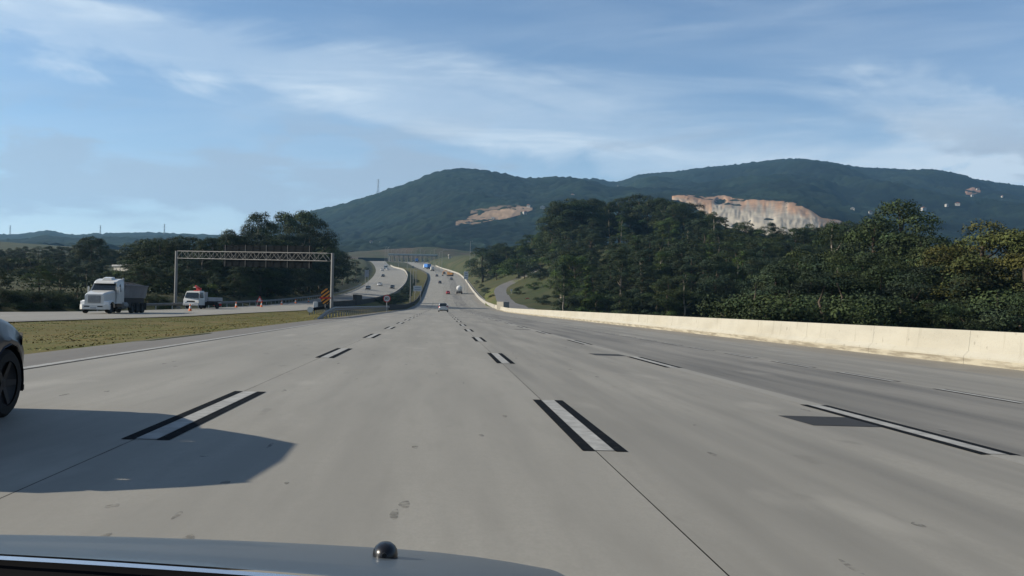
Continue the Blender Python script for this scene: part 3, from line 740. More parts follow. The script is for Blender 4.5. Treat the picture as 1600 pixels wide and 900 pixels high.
# work-zone triangle and cones along the opposite carriageway
def triangle_sign():
    p = hit(405.5, 478.5, zopp, 60, 300); root = tag(empty('warning_sign', p), 'red rimmed white triangle warning sign among the cones', 'sign')
    tri = lambda s, y, z: [(-s, y, z-.55*s), (s, y, z-.55*s), (0, y, z+1.15*s)]
    mb = MB(); mb.loft([tri(.52, 0, .9), tri(.52, .02, .9)], True, True); f = mb.build('sign_face', M['redsign'], root)
    mb = MB(); mb.loft([tri(.33, -.008, .9), tri(.33, -.002, .9)], True, True); mb.build('white_field', M['white_sign'], f)
    for s in (-1, 1): mb = MB(); mb.tube([(s*.3, .06, .65), (s*.42, .1, 0)], .02, 6); mb.build('leg', M['steel'], root)
    mb = MB(); mb.box(-.35, .35, -.1, .2, .0, .1); mb.build('foot', M['redsign'], root)
triangle_sign()
def cone_proto():
    root = empty('traffic_cone')
    mb = MB(); mb.box(-.2, .2, -.2, .2, 0, .04); mb.build('base', M['coneor'], root)
    zs = [.04, .3, .3, .5, .5, .75]
    for a, b, mk, nm in ((.04, .28, 'coneor', 'cone_body'), (.28, .52, 'white_sign', 'white_band'), (.52, .76, 'coneor', 'cone_tip')):
        rr = lambda z: .15*(1-z/.86)+.02
        mb = MB(); mb.tube([(0, 0, a), (0, 0, b)], rr(a), 14, r2=rr(b)); mb.build(nm, M[mk], root, auto=40)
    return root
def copy_tree(o, parent=None):
    c = o.copy(); COL.objects.link(c); c.parent = parent
    for ch in list(o.children): copy_tree(ch, c)
    return c
cp = cone_proto(); cone_l = {297: 'traffic cone nearest the white works truck, in front of its wheel', 369: 'traffic cone midway between the works truck and the red triangle sign', 440: 'first small traffic cone right of the red triangle sign', 462: 'second small traffic cone right of the red triangle sign', 482: 'small traffic cone nearest the striped hazard board', 408.5: 'pale traffic cone standing at the foot of the red triangle sign'}
for k, (px, py) in enumerate(((297, 486), (369, 480.5), (440, 476.0), (462, 473.8), (482, 471.8), (408.5, 479.6))):
    o = cp if k == 0 else copy_tree(cp); o.location = hit(px, py, zopp, 60, 300); tag(o, cone_l[px], 'traffic cone', 'cones closing the shoulder of the opposite road'); s = 1.0 if k < 2 else .95; o.scale = (s, s, s)

# ------------------------------------------------------------------ light masts
def mast(px, py0, py1, Y, label, zf=ground, arm=1):
    a = pix(px, py0, Y); gz = zf(a.x, Y); h = a.z-gz
    root = tag(empty('lamp_mast', (a.x, Y, gz)), label, 'lamp post', 'lamp masts along the road to the toll plaza')
    mb = MB(); mb.tube([(0, 0, -.3), (0, 0, h)], .16, 8, r2=.09); mb.build('pole', M['pole'], root, auto=40)
    for s in ((-1, 1) if arm == 2 else (1,)):
        mb = MB(); mb.tube([(0, 0, h-.1), (s*.8, 0, h+.15), (s*1.4, 0, h+.18)], .05, 6); a_ = mb.build('arm', M['pole'], root)
        mb = MB(); mb.box(s*1.35-.35, s*1.35+.35, -.14, .14, h+.1, h+.25); mb.build('lamp_head', M['steel'], a_, bevel=.03)
for px, t, b, Y, lb in ((642, 420, 458, 300, 'nearest lamp mast on the median, left of the white board'), (650.3, 421, 444, 400, 'lamp mast on the median rising above the white board'), (646, 423, 446, 470, 'lamp mast between the two median masts by the white board'),
    (636.8, 402, 420, 660, 'bright lamp mast at the far bend of the median'), (602, 386, 402, 860, 'leftmost lamp mast before the toll plaza'), (605, 387, 402, 900, 'second lamp mast from the left before the toll plaza'), (606.8, 386, 402, 930, 'third lamp mast from the left before the toll plaza'),
    (681, 408, 424, 700, 'short bright lamp mast on the right edge just past the white van'), (686.5, 393, 421, 760, 'tall lamp mast on the right near the orange machine'), (678.5, 389, 418, 800, 'tall lamp mast behind the blue truck'), (612, 390, 405, 980, 'lamp mast beside the left end of the toll canopy'), (627, 391, 408, 960, 'lamp mast in front of the toll canopy, left half'), (650, 390, 410, 970, 'lamp mast in front of the toll canopy, right half'),
    (672.5, 392, 410, 960, 'lamp mast beside the right end of the toll canopy'), (619, 391, 405, 985, 'slim lamp mast left of centre before the toll canopy'), (633, 390, 406, 990, 'slim lamp mast at the centre of the toll canopy'), (643, 391, 408, 985, 'slim lamp mast right of centre before the toll canopy'), (657, 388, 410, 930, 'tall lamp mast left of the blue truck'), (663, 391, 412, 940, 'lamp mast just behind the blue truck, left of its box'), (691, 391, 418, 800, 'tall lamp mast right of the orange machine'), (623, 400, 414, 760, 'short lamp mast on the inner bend of the opposite road'), (735, 377, 396, 640, 'white mast on the grassy bank right of the road')):
    mast(px, t, b, Y, lb)
# white tower by the bank
def white_tower():
    a = hit(701.5, 404, ground, 500, 1100) or pix(701.5, 404, 800); gz = a.z; h = 6*a.y/1520*1.05
    root = tag(empty('water_tower', a), 'slim white tower on the grassy bank right of the toll road', 'tower')
    mb = MB(); mb.tube([(0, 0, -1), (0, 0, h*.55)], .5, 12); mb.build('shaft', M['wallw'], root)
    mb = MB(); mb.tube([(0, 0, h*.55), (0, 0, h*.62), (0, 0, h), (0, 0, h+.3)], [.5, .95, .95, .3], 14); mb.build('tank', M['wallw'], root)
    mb = MB(); mb.box(-.2, 2.2, -1, 1, -1, 1.8); mb.build('pump_house', M['wallw'], root)
white_tower()

# ------------------------------------------------------------------ toll plaza
def plaza():
    Y = 1050; a, b = pix(607, 396.5, Y), pix(684, 397.5, Y); z0 = zr(Y); top = a.z
    root = tag(empty('toll_plaza', ((a.x+b.x)/2, Y, z0)), 'grey green toll plaza canopy on slim columns across the road', 'toll plaza')
    w = (b.x-a.x)/2; h = top-z0
    mb = MB(); mb.box(-w, w, -7, 7, h-1.6, h); r_ = mb.build('canopy', M['canopy'], root, bevel=.1)
    mb = MB(); mb.box(-w, w, -7.15, -7.02, h-1.2, h-.5); mb.build('fascia', M['roofg'], r_)
    n = 11
    for k in range(n):
        x = -w + 1.2 + (2*w-2.4)*k/(n-1)
        for yy in (-5, 5): mb = MB(); mb.tube([(x, yy, -.3), (x, yy, h-1.6)], .28, 8); mb.build('column', M['pole'], root)
    for k in range(n-1):
        x = -w + 1.2 + (2*w-2.4)*(k+.0)/(n-1); o = empty('toll_booth', ((a.x+b.x)/2 + x + 0.9, Y-1, z0+.1))
        tag(o, 'small pale toll booth in the row under the toll canopy', 'toll booth', 'toll booths under the canopy')
        mb = MB(); mb.box(-.5, .5, -1.2, 1.2, 0, 1.0); mb.build('lower_wall', M['wallw'], o)
        mb = MB(); mb.box(-.47, .47, -1.17, 1.17, 1.0, 2.0); mb.build('window_band', M['glass'], o)
        mb = MB(); mb.box(-.65, .65, -1.4, 1.4, 2.0, 2.3); mb.build('roof', M['roofg'], o)
        mb = MB(); mb.box(-.7, .7, -6, -1.8, -.1, .9); mb.build('island_nose', M['barrier'], o, bevel=.1)
plaza()
mb = MB(); a, b = pix(560, 402.5, 1020), pix(606, 402.5, 1020); z0 = 44; mb.box(a.x, b.x, 1018, 1030, z0, a.z)
tag(mb.build('overpass_deck', M['panel_back'], None, bevel=.1), 'dark low roof crossing the far end of the opposite carriageway', 'canopy')

# ------------------------------------------------------------------ buildings
def house(p, w, d, h, rz, label, roof='roofr', group=None, wall='wallw'):
    root = tag(empty('house', p, rz), label, 'house', group)
    mb = MB(); mb.box(-w/2, w/2, -d/2, d/2, -3, h); mb.build('wall', M[wall], root)
    mb = MB(); e = .3; rh = w*.22
    mb.loft([[(-w/2-e, -d/2-e, h), (0, -d/2-e, h+rh), (w/2+e, -d/2-e, h)], [(-w/2-e, d/2+e, h), (0, d/2+e, h+rh), (w/2+e, d/2+e, h)]], True, True); mb.build('roof', M[roof], root)
    for x in (-w*.28, w*.28): mb = MB(); mb.box(x-.6, x+.6, -d/2-.06, -d/2+.02, h*.4, h*.8); mb.build('window', M['glass'], root)
    mb = MB(); mb.box(-.5, .5, -d/2-.06, -d/2+.02, 0, h*.75); mb.build('door', M['bark'], root)
hl = [(1332, 327, h2, 11, 'white house on the right hill just past the quarry'), (1360, 332.5, h2, 9, 'small pale house below the white house past the quarry'), (1443, 327, h2, 14, 'bright white house on the right hill above the big tree'), (1479, 321, h2, 10, 'small white house between two brighter ones on the right hill'), (1496, 319.5, h2, 15, 'broad white house high on the right hill'), (1528, 296, h2, 10, 'white house at the top of the reddish cutting'), (1519, 306, h2, 9, 'pale house at the foot of the reddish cutting'), (1566, 308, h2, 9, 'white house nearest the right edge, high on the hill'),
      (826, 323, h1, 9, 'pale house at the upper end of the bare terraces'), (848, 325, h1, 14, 'white building on the slope right of the bare terraces'), (866, 319, h1, 9, 'small house on the slope just above the wood'), (820, 333.5, h1, 10, 'pinkish house at the right foot of the bare terraces'), (770, 342, h1, 8, 'small white house in the middle of the bare terraces'), (733, 349, h1, 8, 'small house at the lower left of the bare terraces'), (580, 380, h1, 5, 'white house in the trees behind the toll plaza, left'), (594, 381, h1, 4.5, 'second white house in the trees behind the toll plaza'), (895, 306, h2, 9, 'white house on the slope between the two hills'), (966, 291, h2, 8, 'pale house near the saddle of the hills')]
for k, (px, py, f, w, lb) in enumerate(hl):
    p = on_hill(px, py, f)
    if p:
        p = CAM + (p-CAM)*.994; house((p.x, p.y, p.z-.5), w*.7, w*.5, 2.8 + (k % 3)*.5, R(-25+17*(k % 4)), lb, 'roofr' if k % 3 else 'roofg')
def warehouse():
    Y = 290; a, b = pix(171, 413, Y), pix(212, 430, Y); cx = (a.x+b.x)/2; w = (b.x-a.x)*1.15; z0 = b.z-1.5; h = a.z-z0
    root = tag(empty('warehouse', (cx, Y, z0), R(-38)), 'pale low warehouse with grey roof behind the white truck', 'building')
    mb = MB(); mb.box(-w/2, w/2, 0, 9, -6, h-.5); mb.build('wall', M['wallw'], root)
    mb = MB(); mb.box(-w/2-.4, w/2+.4, -.4, 9.4, h-.5, h); mb.build('roof', M['roofg'], root)
    for k in range(4): x = -w/2 + w*(k+.5)/4; mb = MB(); mb.box(x-.05, x+.05, -.06, 0, 0, h-.5); mb.build('pilaster', M['roofg'], root)
warehouse()
mb_ = None
def pylon(px, py, Y, hgt, zb, label):
    t = pix(px, py, Y); root = tag(empty('power_pylon', (t.x, Y, t.z-hgt)), label, 'pylon', 'far power pylons on the ridges')
    mb = MB(); lv = [(0, 3.0), (.35, 1.7), (.65, .9), (1, .35)]
    for i in range(3):
        for sx, sy in ((1, 1), (1, -1), (-1, 1), (-1, -1)):
            a, b = lv[i], lv[i+1]; mb.tube([(sx*a[1], sy*a[1], a[0]*hgt), (sx*b[1], sy*b[1], b[0]*hgt)], .28, 4)
            mb.tube([(sx*a[1], sy*a[1], a[0]*hgt), (-sx*b[1], sy*b[1], b[0]*hgt)], .14, 4)
    mb.build('lattice', M['steel_d'], root)
    for k in (.72, .85, .97): mb = MB(); mb.tube([(-4.5, 0, k*hgt), (4.5, 0, k*hgt)], .22, 4); mb.build('crossarm', M['steel_d'], root)
pylon(591, 280, 2400, 36, 0, 'power pylon on the left shoulder of the middle hill'); pylon(16, 352, 2900, 34, 0, 'leftmost power pylon on the far ridge')
pylon(157, 352, 2900, 40, 0, 'middle of the three power pylons on the far left ridge'); pylon(257, 350, 2900, 42, 0, 'power pylon on the far ridge left of the tall trees')
# ------------------------------------------------------------------ vehicles
def wheel(root, x, y, r, w, rim='rim', name='wheel', n=24):
    """tyre with rounded shoulders, dished rim and hub; axle along x"""
    s = 1 if x > 0 else -1
    o = empty(name, (x, y, r), 0, root)
    prof = [(-w*.5, r*.66), (-w*.5, r*.90), (-w*.36, r), (w*.36, r), (w*.5, r*.90), (w*.5, r*.66)]
    mb = MB(); mb.loft([[(a, q*math.cos(2*math.pi*k/n), q*math.sin(2*math.pi*k/n)) for a, q in prof] for k in range(n+1)]); mb.build('tyre', M['rubber'], o, auto=40)
    mb = MB(); pr = [(s*w*.42, r*.67), (s*w*.30, r*.60), (s*w*.18, r*.28), (s*w*.30, r*.16), (s*w*.30, .001)]
    mb.loft([[(a, q*math.cos(2*math.pi*k/n), q*math.sin(2*math.pi*k/n)) for a, q in pr] for k in range(n+1)]); rm = mb.build('rim', M[rim], o, auto=40)
    if r < .4:
        for k in range(5):
            t = 2*math.pi*k/5; c, d = math.cos(t), math.sin(t); mb = MB()
            mb.loft([[(s*w*.30, c*r*.12-d*.03, d*r*.12+c*.03), (s*w*.30, c*r*.12+d*.03, d*r*.12-c*.03), (s*w*.2, c*r*.12+d*.03, d*r*.12-c*.03)], [(s*w*.44, c*r*.64-d*.025, d*r*.64+c*.025), (s*w*.44, c*r*.64+d*.025, d*r*.64-c*.025), (s*w*.3, c*r*.64+d*.025, d*r*.64-c*.025)]], True, True)
            mb.build('spoke', M[rim], o)
    return o
def car(paint, style='hatch', L=3.9, Wd=1.68, H=1.47):
    root = empty('car'); hw = Wd/2; f = L/2; wr = .30; yw = (f-.74, -(f-.66)); AR = .355
    tops = interp([(-f, .82), (-f+.08, .92), (-f+.5, .97), (-.6, .955), (.35, .935), (f-1.05, .925), (f-.75, .885), (f-.38, .80), (f-.12, .70), (f, .60)]) if style == 'hatch' else interp([(-f, .80), (-f+.08, .90), (-f+.55, .96), (-f+1.0, .965), (-.4, .95), (.35, .935), (f-1.1, .92), (f-.75, .875), (f-.38, .79), (f-.12, .69), (f, .60)])
    wid = interp([(-f, hw*.80), (-f+.10, hw*.90), (-f+.5, hw*.985), (-.4, hw), (.5, hw), (f-.7, hw*.985), (f-.35, hw*.93), (f-.12, hw*.82), (f, hw*.66)])
    st = sorted(set([round(v, 3) for v in np.linspace(-f, f, 27)] + [round(w+AR*k, 3) for w in yw for k in (-1, -.97, -.88, -.7, -.4, 0, .4, .7, .88, .97, 1)]))
    rings = []
    for y in st:
        t, w = tops(y), wid(y); b = .20 + .06*(abs(y)/f)**6
        for c in yw:
            if abs(y-c) < AR: b = max(b, .29 + math.sqrt(AR*AR-(y-c)**2))
        arch = max((1-abs(y-c)/(AR*1.25) for c in yw)); flare = .018*max(0, arch)
        mid = max(b+.03, .48); sh = max(mid+.02, t-.17)
        half = [(w*.90+flare if b < .3 else w+flare, b), (w*.985+flare, max(b+.01, .34)), (w+flare, mid), (w*1.0+flare*.6, sh*.6+mid*.4), (w*.985, sh), (w*.955, t-.07), (w*.90, t-.02), (w*.78, t+.005), (w*.45, t+.03), (0, t+.04)]
        rings.append([(x, y, z) for x, z in half] + [(-x, y, z) for x, z in half[-2::-1]])
    mb = MB(); mb.loft(rings)
    n = len(rings[0]); mb.add(rings[0], [tuple(range(n))]); mb.add(rings[-1], [tuple(range(n))])
    body = mb.build('body', M[paint], root, auto=50)
    # wheel wells and floor pan
    mb = MB(); mb.box(-hw*.86, hw*.86, -f+.15, f-.15, .19, .24); mb.build('floor_pan', M['black'], root)
    for c in yw:
        for s in (-1, 1):
            mb = MB(); mb.loft([[(s*(hw*.97), c+AR*.99*math.cos(a), .29+AR*.99*math.sin(a)), (s*(hw-.32), c+AR*.99*math.cos(a), .29+AR*.99*math.sin(a))] for a in np.linspace(-.25, math.pi+.25, 14)])
            mb.add([(s*(hw-.32), c+AR*.99*math.cos(a), .29+AR*.99*math.sin(a)) for a in np.linspace(-.25, math.pi+.25, 14)], [tuple(range(14))]); mb.build('wheel_arch', M['black'], body, fixn=False)
    # greenhouse
    if style == 'hatch': A, B, C_, D = (hw*.86, f-1.02, .93), (hw*.67, f-1.72, H-.055), (hw*.65, -f+.55, H-.075), (hw*.82, -f+.13, .97)
    else: A, B, C_, D = (hw*.86, f-1.12, .93), (hw*.67, f-1.85, H-.055), (hw*.64, -f+1.35, H-.07), (hw*.80, -f+.72, .97)
    def patchq(p00, p10, p11, p01, bulge, nu=6, nv=5, dirv=(0, 0, 1), off=0.0):
        dv = Vector(dirv); rr = []
        for j in range(nv+1):
            v = j/nv; row = []
            for i in range(nu+1):
                u = i/nu; p = (Vector(p00)*(1-u)+Vector(p10)*u)*(1-v)+(Vector(p01)*(1-u)+Vector(p11)*u)*v
                row.append(p + dv*(bulge*(1-(2*u-1)**2)*(1 if True else 0) + bulge*.4*(1-(2*v-1)**2) + off))
            rr.append(row)
        return rr
    mir = lambda p: (-p[0], p[1], p[2])
    mb = MB(); mb.loft(patchq(mir(B), B, C_, mir(C_), .05)); mb.loft([list(q) for q in patchq(mir(B), B, C_, mir(C_), .02, off=-.03)]); mb.build('roof', M[paint], root, smooth=True, fixn=False)
    mb = MB(); mb.loft(patchq(mir(A), A, B, mir(B), .045, dirv=(0, .5, .7))); mb.build('windscreen', M['glass'], root, smooth=True, fixn=False)
    mb = MB(); mb.loft(patchq(mir(D), D, C_, mir(C_), .045, dirv=(0, -.7, .5))); mb.build('rear_window', M['glass'], root, smooth=True, fixn=False)
    mid = .48
    for s in (-1, 1):
        q = lambda p: (s*p[0], p[1], p[2])
        lw = Vector(A).lerp(Vector(D), mid); up = Vector(B).lerp(Vector(C_), mid*.86); lw.x = hw*.93; up.x += .02
        AA, DD = Vector(A), Vector(D); AA.x = hw*.90; AA.y -= .05; DD.x = hw*.88
        for (a, b, c, d) in ((AA, lw, up, B), (lw, DD, C_, up)):
            mb = MB(); mb.loft(patchq(q(a), q(b), q(c), q(d), .03, dirv=(s, 0, .2))); mb.build('side_window', M['glass'], root, smooth=True, fixn=False)
        for a, b, r in ((A, B, .032), (D, C_, .045), (lw, up, .03), (B, C_, .03)):
            mb = MB(); a_, b_ = Vector(q(a)), Vector(q(b)); mb.tube([a_, a_.lerp(b_, .5)+Vector((s*.012, 0, .02)), b_], r, 8); mb.build('pillar' if b is not C_ or a is D else 'roof_rail', M[paint], root, smooth=True)
        mb = MB(); mb.loft([[(s*(hw*.98+.02), f-1.25, .93), (s*(hw+.16), f-1.22, .95), (s*(hw+.17), f-1.25, 1.07), (s*(hw*.98+.03), f-1.27, 1.05)], [(s*(hw*.98+.02), f-1.33, .94), (s*(hw+.16), f-1.36, .96), (s*(hw+.17), f-1.36, 1.06), (s*(hw*.98+.03), f-1.34, 1.05)]], True, True); mb.build('mirror', M[paint], root, bevel=.012)
        y0 = f-.10
        mb = MB(); mb.loft([[(s*(wid(y)+.004-.02*k), y, z) for k, y in enumerate((f-.42, f-.28, f-.16))] + [(s*wid(f-.06)*.72, f-.035, z)] for z in (.62, .68, .73)]); mb.build('headlight', M['lampg'], root, smooth=True, fixn=False)
        mb = MB(); mb.loft([[(s*(wid(-f+.22)+.004), -f+.22, z), (s*(wid(-f+.08)+.004), -f+.08, z), (s*wid(-f)*.8, -f-.006, z)] for z in (.72, .84, .92 if style == 'hatch' else .88)]); mb.build('tail_light', M['lampr'], root, smooth=True, fixn=False)
        mb = MB(); mb.box(s*(hw+.004), s*(hw+.016), -.22, -.04, .80, .83); mb.build('door_handle', M[paint], root)
    mb = MB(); mb.box(-.24, .24, -f-.02, -f-.008, .56, .68); mb.build('number_plate', M['white_sign'], root)
    mb = MB(); mb.box(-hw*.45, hw*.45, f-.03, f+.004, .36, .50); mb.build('grille', M['black'], root, bevel=.01)
    mb = MB(); mb.box(-hw*.72, hw*.72, -f-.03, -f+.08, .24, .36); mb.build('rear_bumper_insert', M['black'], root, bevel=.02)
    for c in yw:
        for s in (-1, 1): wheel(root, s*(hw-.11), c, wr, .19)
    return root
hatch = car('silver', 'hatch'); sedan = car('dark', 'sedan', 4.3, 1.70, 1.45)
PAINTED = ('body', 'roof', 'pillar', 'roof_rail', 'mirror', 'door_handle')
def place_car(src, loc, rz, paint, label, first=False, group=None, slope=0, scale=1):
    o = src if first else copy_tree(src)
    o.location = loc; o.rotation_euler = (slope, 0, rz); o.scale = (scale,)*3
    for ch in o.children:
        if ch.name.split('.')[0] in PAINTED: ch.material_slots[0].link = 'OBJECT'; ch.material_slots[0].material = M[paint]
    return tag(o, label, 'car', group)
# silver hatchback ahead
p = hit(692.5, 487.3, zroad, 80, 300); place_car(hatch, p, 0, 'silver', 'silver hatchback ahead in our lane, seen from behind', True)
# dark blue car overtaking on the left
c = copy_tree(hatch); wp = hit(4, 652, zroad, 3, 40); lx, ly = wp.x - .79, wp.y - 1.21
tag(c, 'dark blue car overtaking at the left edge, only its front wheel showing', 'car'); c.location = (lx, ly, zroad(lx, ly)); c.rotation_euler = (0, R(1.0), 0)
for ch in list(c.children):
    if ch.name.split('.')[0] in PAINTED: ch.material_slots[0].link = 'OBJECT'; ch.material_slots[0].material = M['navy']
    if ch.name.startswith('mirror') and ch.data.vertices[0].co.x > 0: bpy.data.objects.remove(ch); continue
    if ch.name.startswith('headlight'): ch.material_slots[0].link = 'OBJECT'; ch.material_slots[0].material = M['glass']
    if ch.name.startswith('wheel_arch'): continue
    if ch.name.startswith('wheel'):
        for g2 in ch.children:
            if g2.name.startswith(('rim', 'spoke')): g2.material_slots[0].link = 'OBJECT'; g2.material_slots[0].material = M['rimd']
place_car(sedan, hit(700, 459.5, zroad, 200, 900), 0, 'redp', 'red car climbing the road beyond the silver hatchback', True, slope=R(3))
G = 'cars climbing towards the toll plaza'
for px, py, pt, lb in ((687.3, 442.8, 'dark', 'black car in the middle lane past the red car'), (682.5, 432, 'greyp', 'grey car left of the tanker far up the climbing road'), (694, 428, 'dark', 'dark car on the right lane below the orange machine'), (705, 437.3, 'greyp', 'dark grey car on the right lane above the tanker'), (645, 418.5, 'dark', 'dark car far left at the top of the climb')):
    p = hit(px, py, zroad, 250, 1040)
    if p: place_car(sedan, p, R(2), pt, lb, group=G, slope=R(3.5))
G = 'cars coming down the opposite carriageway'
for px, py, pt, src, lb in ((593.5, 446.5, 'white', sedan, 'white car coming down the near bend of the opposite road'), (613, 451, 'dark', hatch, 'dark car hugging the median barrier of the opposite road'), (575, 452.3, 'dark', hatch, 'small dark vehicle at the outer edge of the opposite road'), (598.5, 432.5, 'dark', sedan, 'dark car in the tree shadow on the opposite road'), (597, 423.2, 'white', hatch, 'white car left of the white van far up the opposite road'), (606, 422.0, 'white', sedan, 'white car right of the pair far up the opposite road')):
    p = hit(px, py, zopp, 150, 1000)
    if p: place_car(src, p, math.pi + R(-6), pt, lb, group=G, slope=R(-3))

def box_part(root, name, mk, *b, bev=.02):
    mb = MB(); mb.box(*b); return mb.build(name, M[mk], root, bevel=bev)
# white bonneted tipper truck
def tipper():
    root = tag(empty('truck'), 'white bonneted truck with grey tipper body on the opposite road', 'truck')
    W2 = 1.22; f = 5.0
    # bonnet: tapered, sloping
    def ring(y, w, z0, z1, r=.14): return [(-w, y, z0), (-w, y, z1-r), (-w+r, y, z1), (w-r, y, z1), (w, y, z1-r), (w, y, z0)]
    mb = MB(); mb.loft([ring(f-2.2, 1.02, .9, 2.10), ring(f-1.2, .96, .85, 1.98), ring(f-.5, .86, .8, 1.86), ring(f-.15, .80, .8, 1.72)], True, True); h = mb.build('bonnet', M['white'], root, auto=35)
    box_part(h, 'grille', 'steel_d', -.52, .52, f-.16, f-.10, .95, 1.62)
    for k in range(7): box_part(h, 'grille_bar', 'steel', -.48, .48, f-.10, f-.085, 1.0+.085*k, 1.03+.085*k, bev=0)
    for s in (-1, 1):
        mb = MB(); a = np.linspace(-.2, math.pi*.98, 12); mb.loft([[(s*.80, f-.95+.72*math.cos(t), .52+.72*math.sin(t)), (s*1.22, f-.95+.72*math.cos(t), .50+.70*math.sin(t)), (s*1.24, f-.95+.64*math.cos(t), .46+.62*math.sin(t))] for t in a]); mb.build('fender', M['white'], root, smooth=True, fixn=False)
        mb = MB(); mb.loft([[(s*.80, f-.2, .72), (s*1.2, f-.28, .72), (s*1.2, f-.28, 1.10), (s*.80, f-.2, 1.14)], [(s*.80, f-.12, .74), (s*1.16, f-.2, .74), (s*1.16, f-.2, 1.06), (s*.80, f-.12, 1.10)]], True, True); mb.build('headlight', M['lampg'], root)
    mb = MB(); mb.loft([[(-1.22, f-.35, .38), (-1.22, f-.35, .80), (-1.22, f-.6, .80), (-1.22, f-.6, .38)], [(-.95, f+.02, .36), (-.95, f+.02, .82), (-.95, f-.2, .82), (-.95, f-.2, .36)], [(.95, f+.02, .36), (.95, f+.02, .82), (.95, f-.2, .82), (.95, f-.2, .36)], [(1.22, f-.35, .38), (1.22, f-.35, .80), (1.22, f-.6, .80), (1.22, f-.6, .38)]], True, True); bp = mb.build('bumper', M['white'], root, bevel=.03)
    for x in (-.55, .55): box_part(bp, 'bumper_vent', 'black', x-.22, x+.22, f+.02, f+.03, .58, .68, bev=0)
    box_part(bp, 'number_plate', 'tub', -.25, .25, f+.02, f+.035, .44, .56, bev=0)
    # cab
    cab = [[(-1.15, f-2.2, .9), (-1.15, f-2.2, 2.0), (-.98, f-2.62, 2.78), (-.92, f-2.75, 2.92), (.92, f-2.75, 2.92), (.98, f-2.62, 2.78), (1.15, f-2.2, 2.0), (1.15, f-2.2, .9)],
           [(-1.18, f-2.9, .9), (-1.18, f-2.9, 2.0), (-1.08, f-2.95, 2.85), (-.95, f-3.0, 3.05), (.95, f-3.0, 3.05), (1.08, f-2.95, 2.85), (1.18, f-2.9, 2.0), (1.18, f-2.9, .9)],
           [(-1.18, f-3.9, .9), (-1.18, f-3.9, 2.0), (-1.12, f-3.9, 2.95), (-1.0, f-3.9, 3.2), (1.0, f-3.9, 3.2), (1.12, f-3.9, 2.95), (1.18, f-3.9, 2.0), (1.18, f-3.9, .9)]]
    mb = MB(); mb.loft(cab, True, True); cb = mb.build('cab', M['white'], root, auto=28)
    mb = MB(); mb.loft([[(-1.02, f-2.19, 2.06), (1.02, f-2.19, 2.06)], [(-.90, f-2.60, 2.76), (.90, f-2.60, 2.76)]]); mb.build('windscreen', M['glass'], root, fixn=False)
    mb = MB(); mb.loft([[(-.96, f-2.60, 2.80), (-.80, f-2.36, 2.74), (.80, f-2.36, 2.74), (.96, f-2.60, 2.80)], [(-.94, f-2.72, 2.92), (-.80, f-2.50, 2.90), (.80, f-2.50, 2.90), (.94, f-2.72, 2.92)]], True, True); mb.build('sun_visor', M['white'], root)
    for s in (-1, 1):
        mb = MB(); mb.loft([[(s*1.185, f-2.42, 2.0), (s*1.195, f-3.15, 2.0)], [(s*1.07, f-2.78, 2.68), (s*1.11, f-3.15, 2.72)]]); mb.build('side_window', M['glass'], root, fixn=False)
        box_part(root, 'mirror', 'white', s*1.32-.06, s*1.32+.06, f-2.42, f-2.24, 1.75, 2.45, bev=.03)
        mb = MB(); mb.tube([(s*1.12, f-2.35, 2.4), (s*1.32, f-2.33, 2.42)], .02, 6); mb.build('mirror_arm', M['black'], root)
        box_part(root, 'step', 'chassis', s*1.18-.06, s*1.18+.06, f-3.3, f-2.3, .45, .60)
        mb = MB(); mb.tube([(s*1.0, f-3.5, .75), (s*1.0, f-4.6, .75)], .34, 14); mb.build('fuel_tank', M['steel_d'], root, auto=40)
    mb = MB(); mb.loft([[(-.45, f-2.95, 3.04), (.45, f-2.95, 3.04), (.45, f-3.75, 3.16), (-.45, f-3.75, 3.16)], [(-.35, f-3.05, 3.28), (.35, f-3.05, 3.28), (.38, f-3.7, 3.36), (-.38, f-3.7, 3.36)]], True, True); mb.build('roof_unit', M['white'], root, bevel=.03)
    # tipper tub
    mb = MB(); mb.loft([[(-1.0, f-4.25, 1.45), (-1.22, f-4.25, 2.62), (1.22, f-4.25, 2.62), (1.0, f-4.25, 1.45)], [(-1.0, -f-.1, 1.45), (-1.22, -f-.1, 2.62), (1.22, -f-.1, 2.62), (1.0, -f-.1, 1.45)]], True, True); tb = mb.build('tipper_body', M['tub_d'], root)
    for s in (-1, 1):
        box_part(tb, 'top_rail', 'tub_d', s*1.24-.05, s*1.24+.05, -f-.1, f-4.25, 2.56, 2.68)
    mb = MB(); mb.loft([[(x, f-4.3-5.4*k/10, 2.62+.42*math.sin(math.pi*(x+1.15)/2.3)*(.6+.4*math.sin(k*1.9))) for x in np.linspace(-1.15, 1.15, 7)] for k in range(11)]); mb.build('dark_load', M['chassis'], root, fixn=False)
    box_part(root, 'chassis', 'chassis', -.45, .45, -f, f-.6, .72, 1.05); box_part(root, 'subframe', 'chassis', -.95, .95, -f+.1, f-4.3, 1.02, 1.44)
    for s in (-1, 1):
        box_part(root, 'side_skirt', 'chassis', s*1.1-.04, s*1.1+.04, -.9, f-4.3, .55, 1.4); wheel(root, s*1.02, f-.95, .50, .30, 'rimd')
        for y in (-f+1.1, -f+2.45, -f+3.8):
            wheel(root, s*1.05, y, .50, .32, 'rimd'); 
        box_part(root, 'mud_flap', 'chassis', s*1.0-.25, s*1.0+.25, -f+.35, -f+.38, .3, 1.0, bev=0)
    mb = MB(); mb.tube([(-1.05, f-4.0, 1.0), (-1.05, f-4.0, 3.3)], .08, 10); mb.build('exhaust_stack', M['steel'], root)
    return root
t = tipper(); a = hit(183, 489.5, zopp, 60, 200); t.location = (a.x-.6, a.y+1.2, a.z); t.rotation_euler = (0, 0, math.pi - R(4)); t.scale = (1.0, .88, .93)
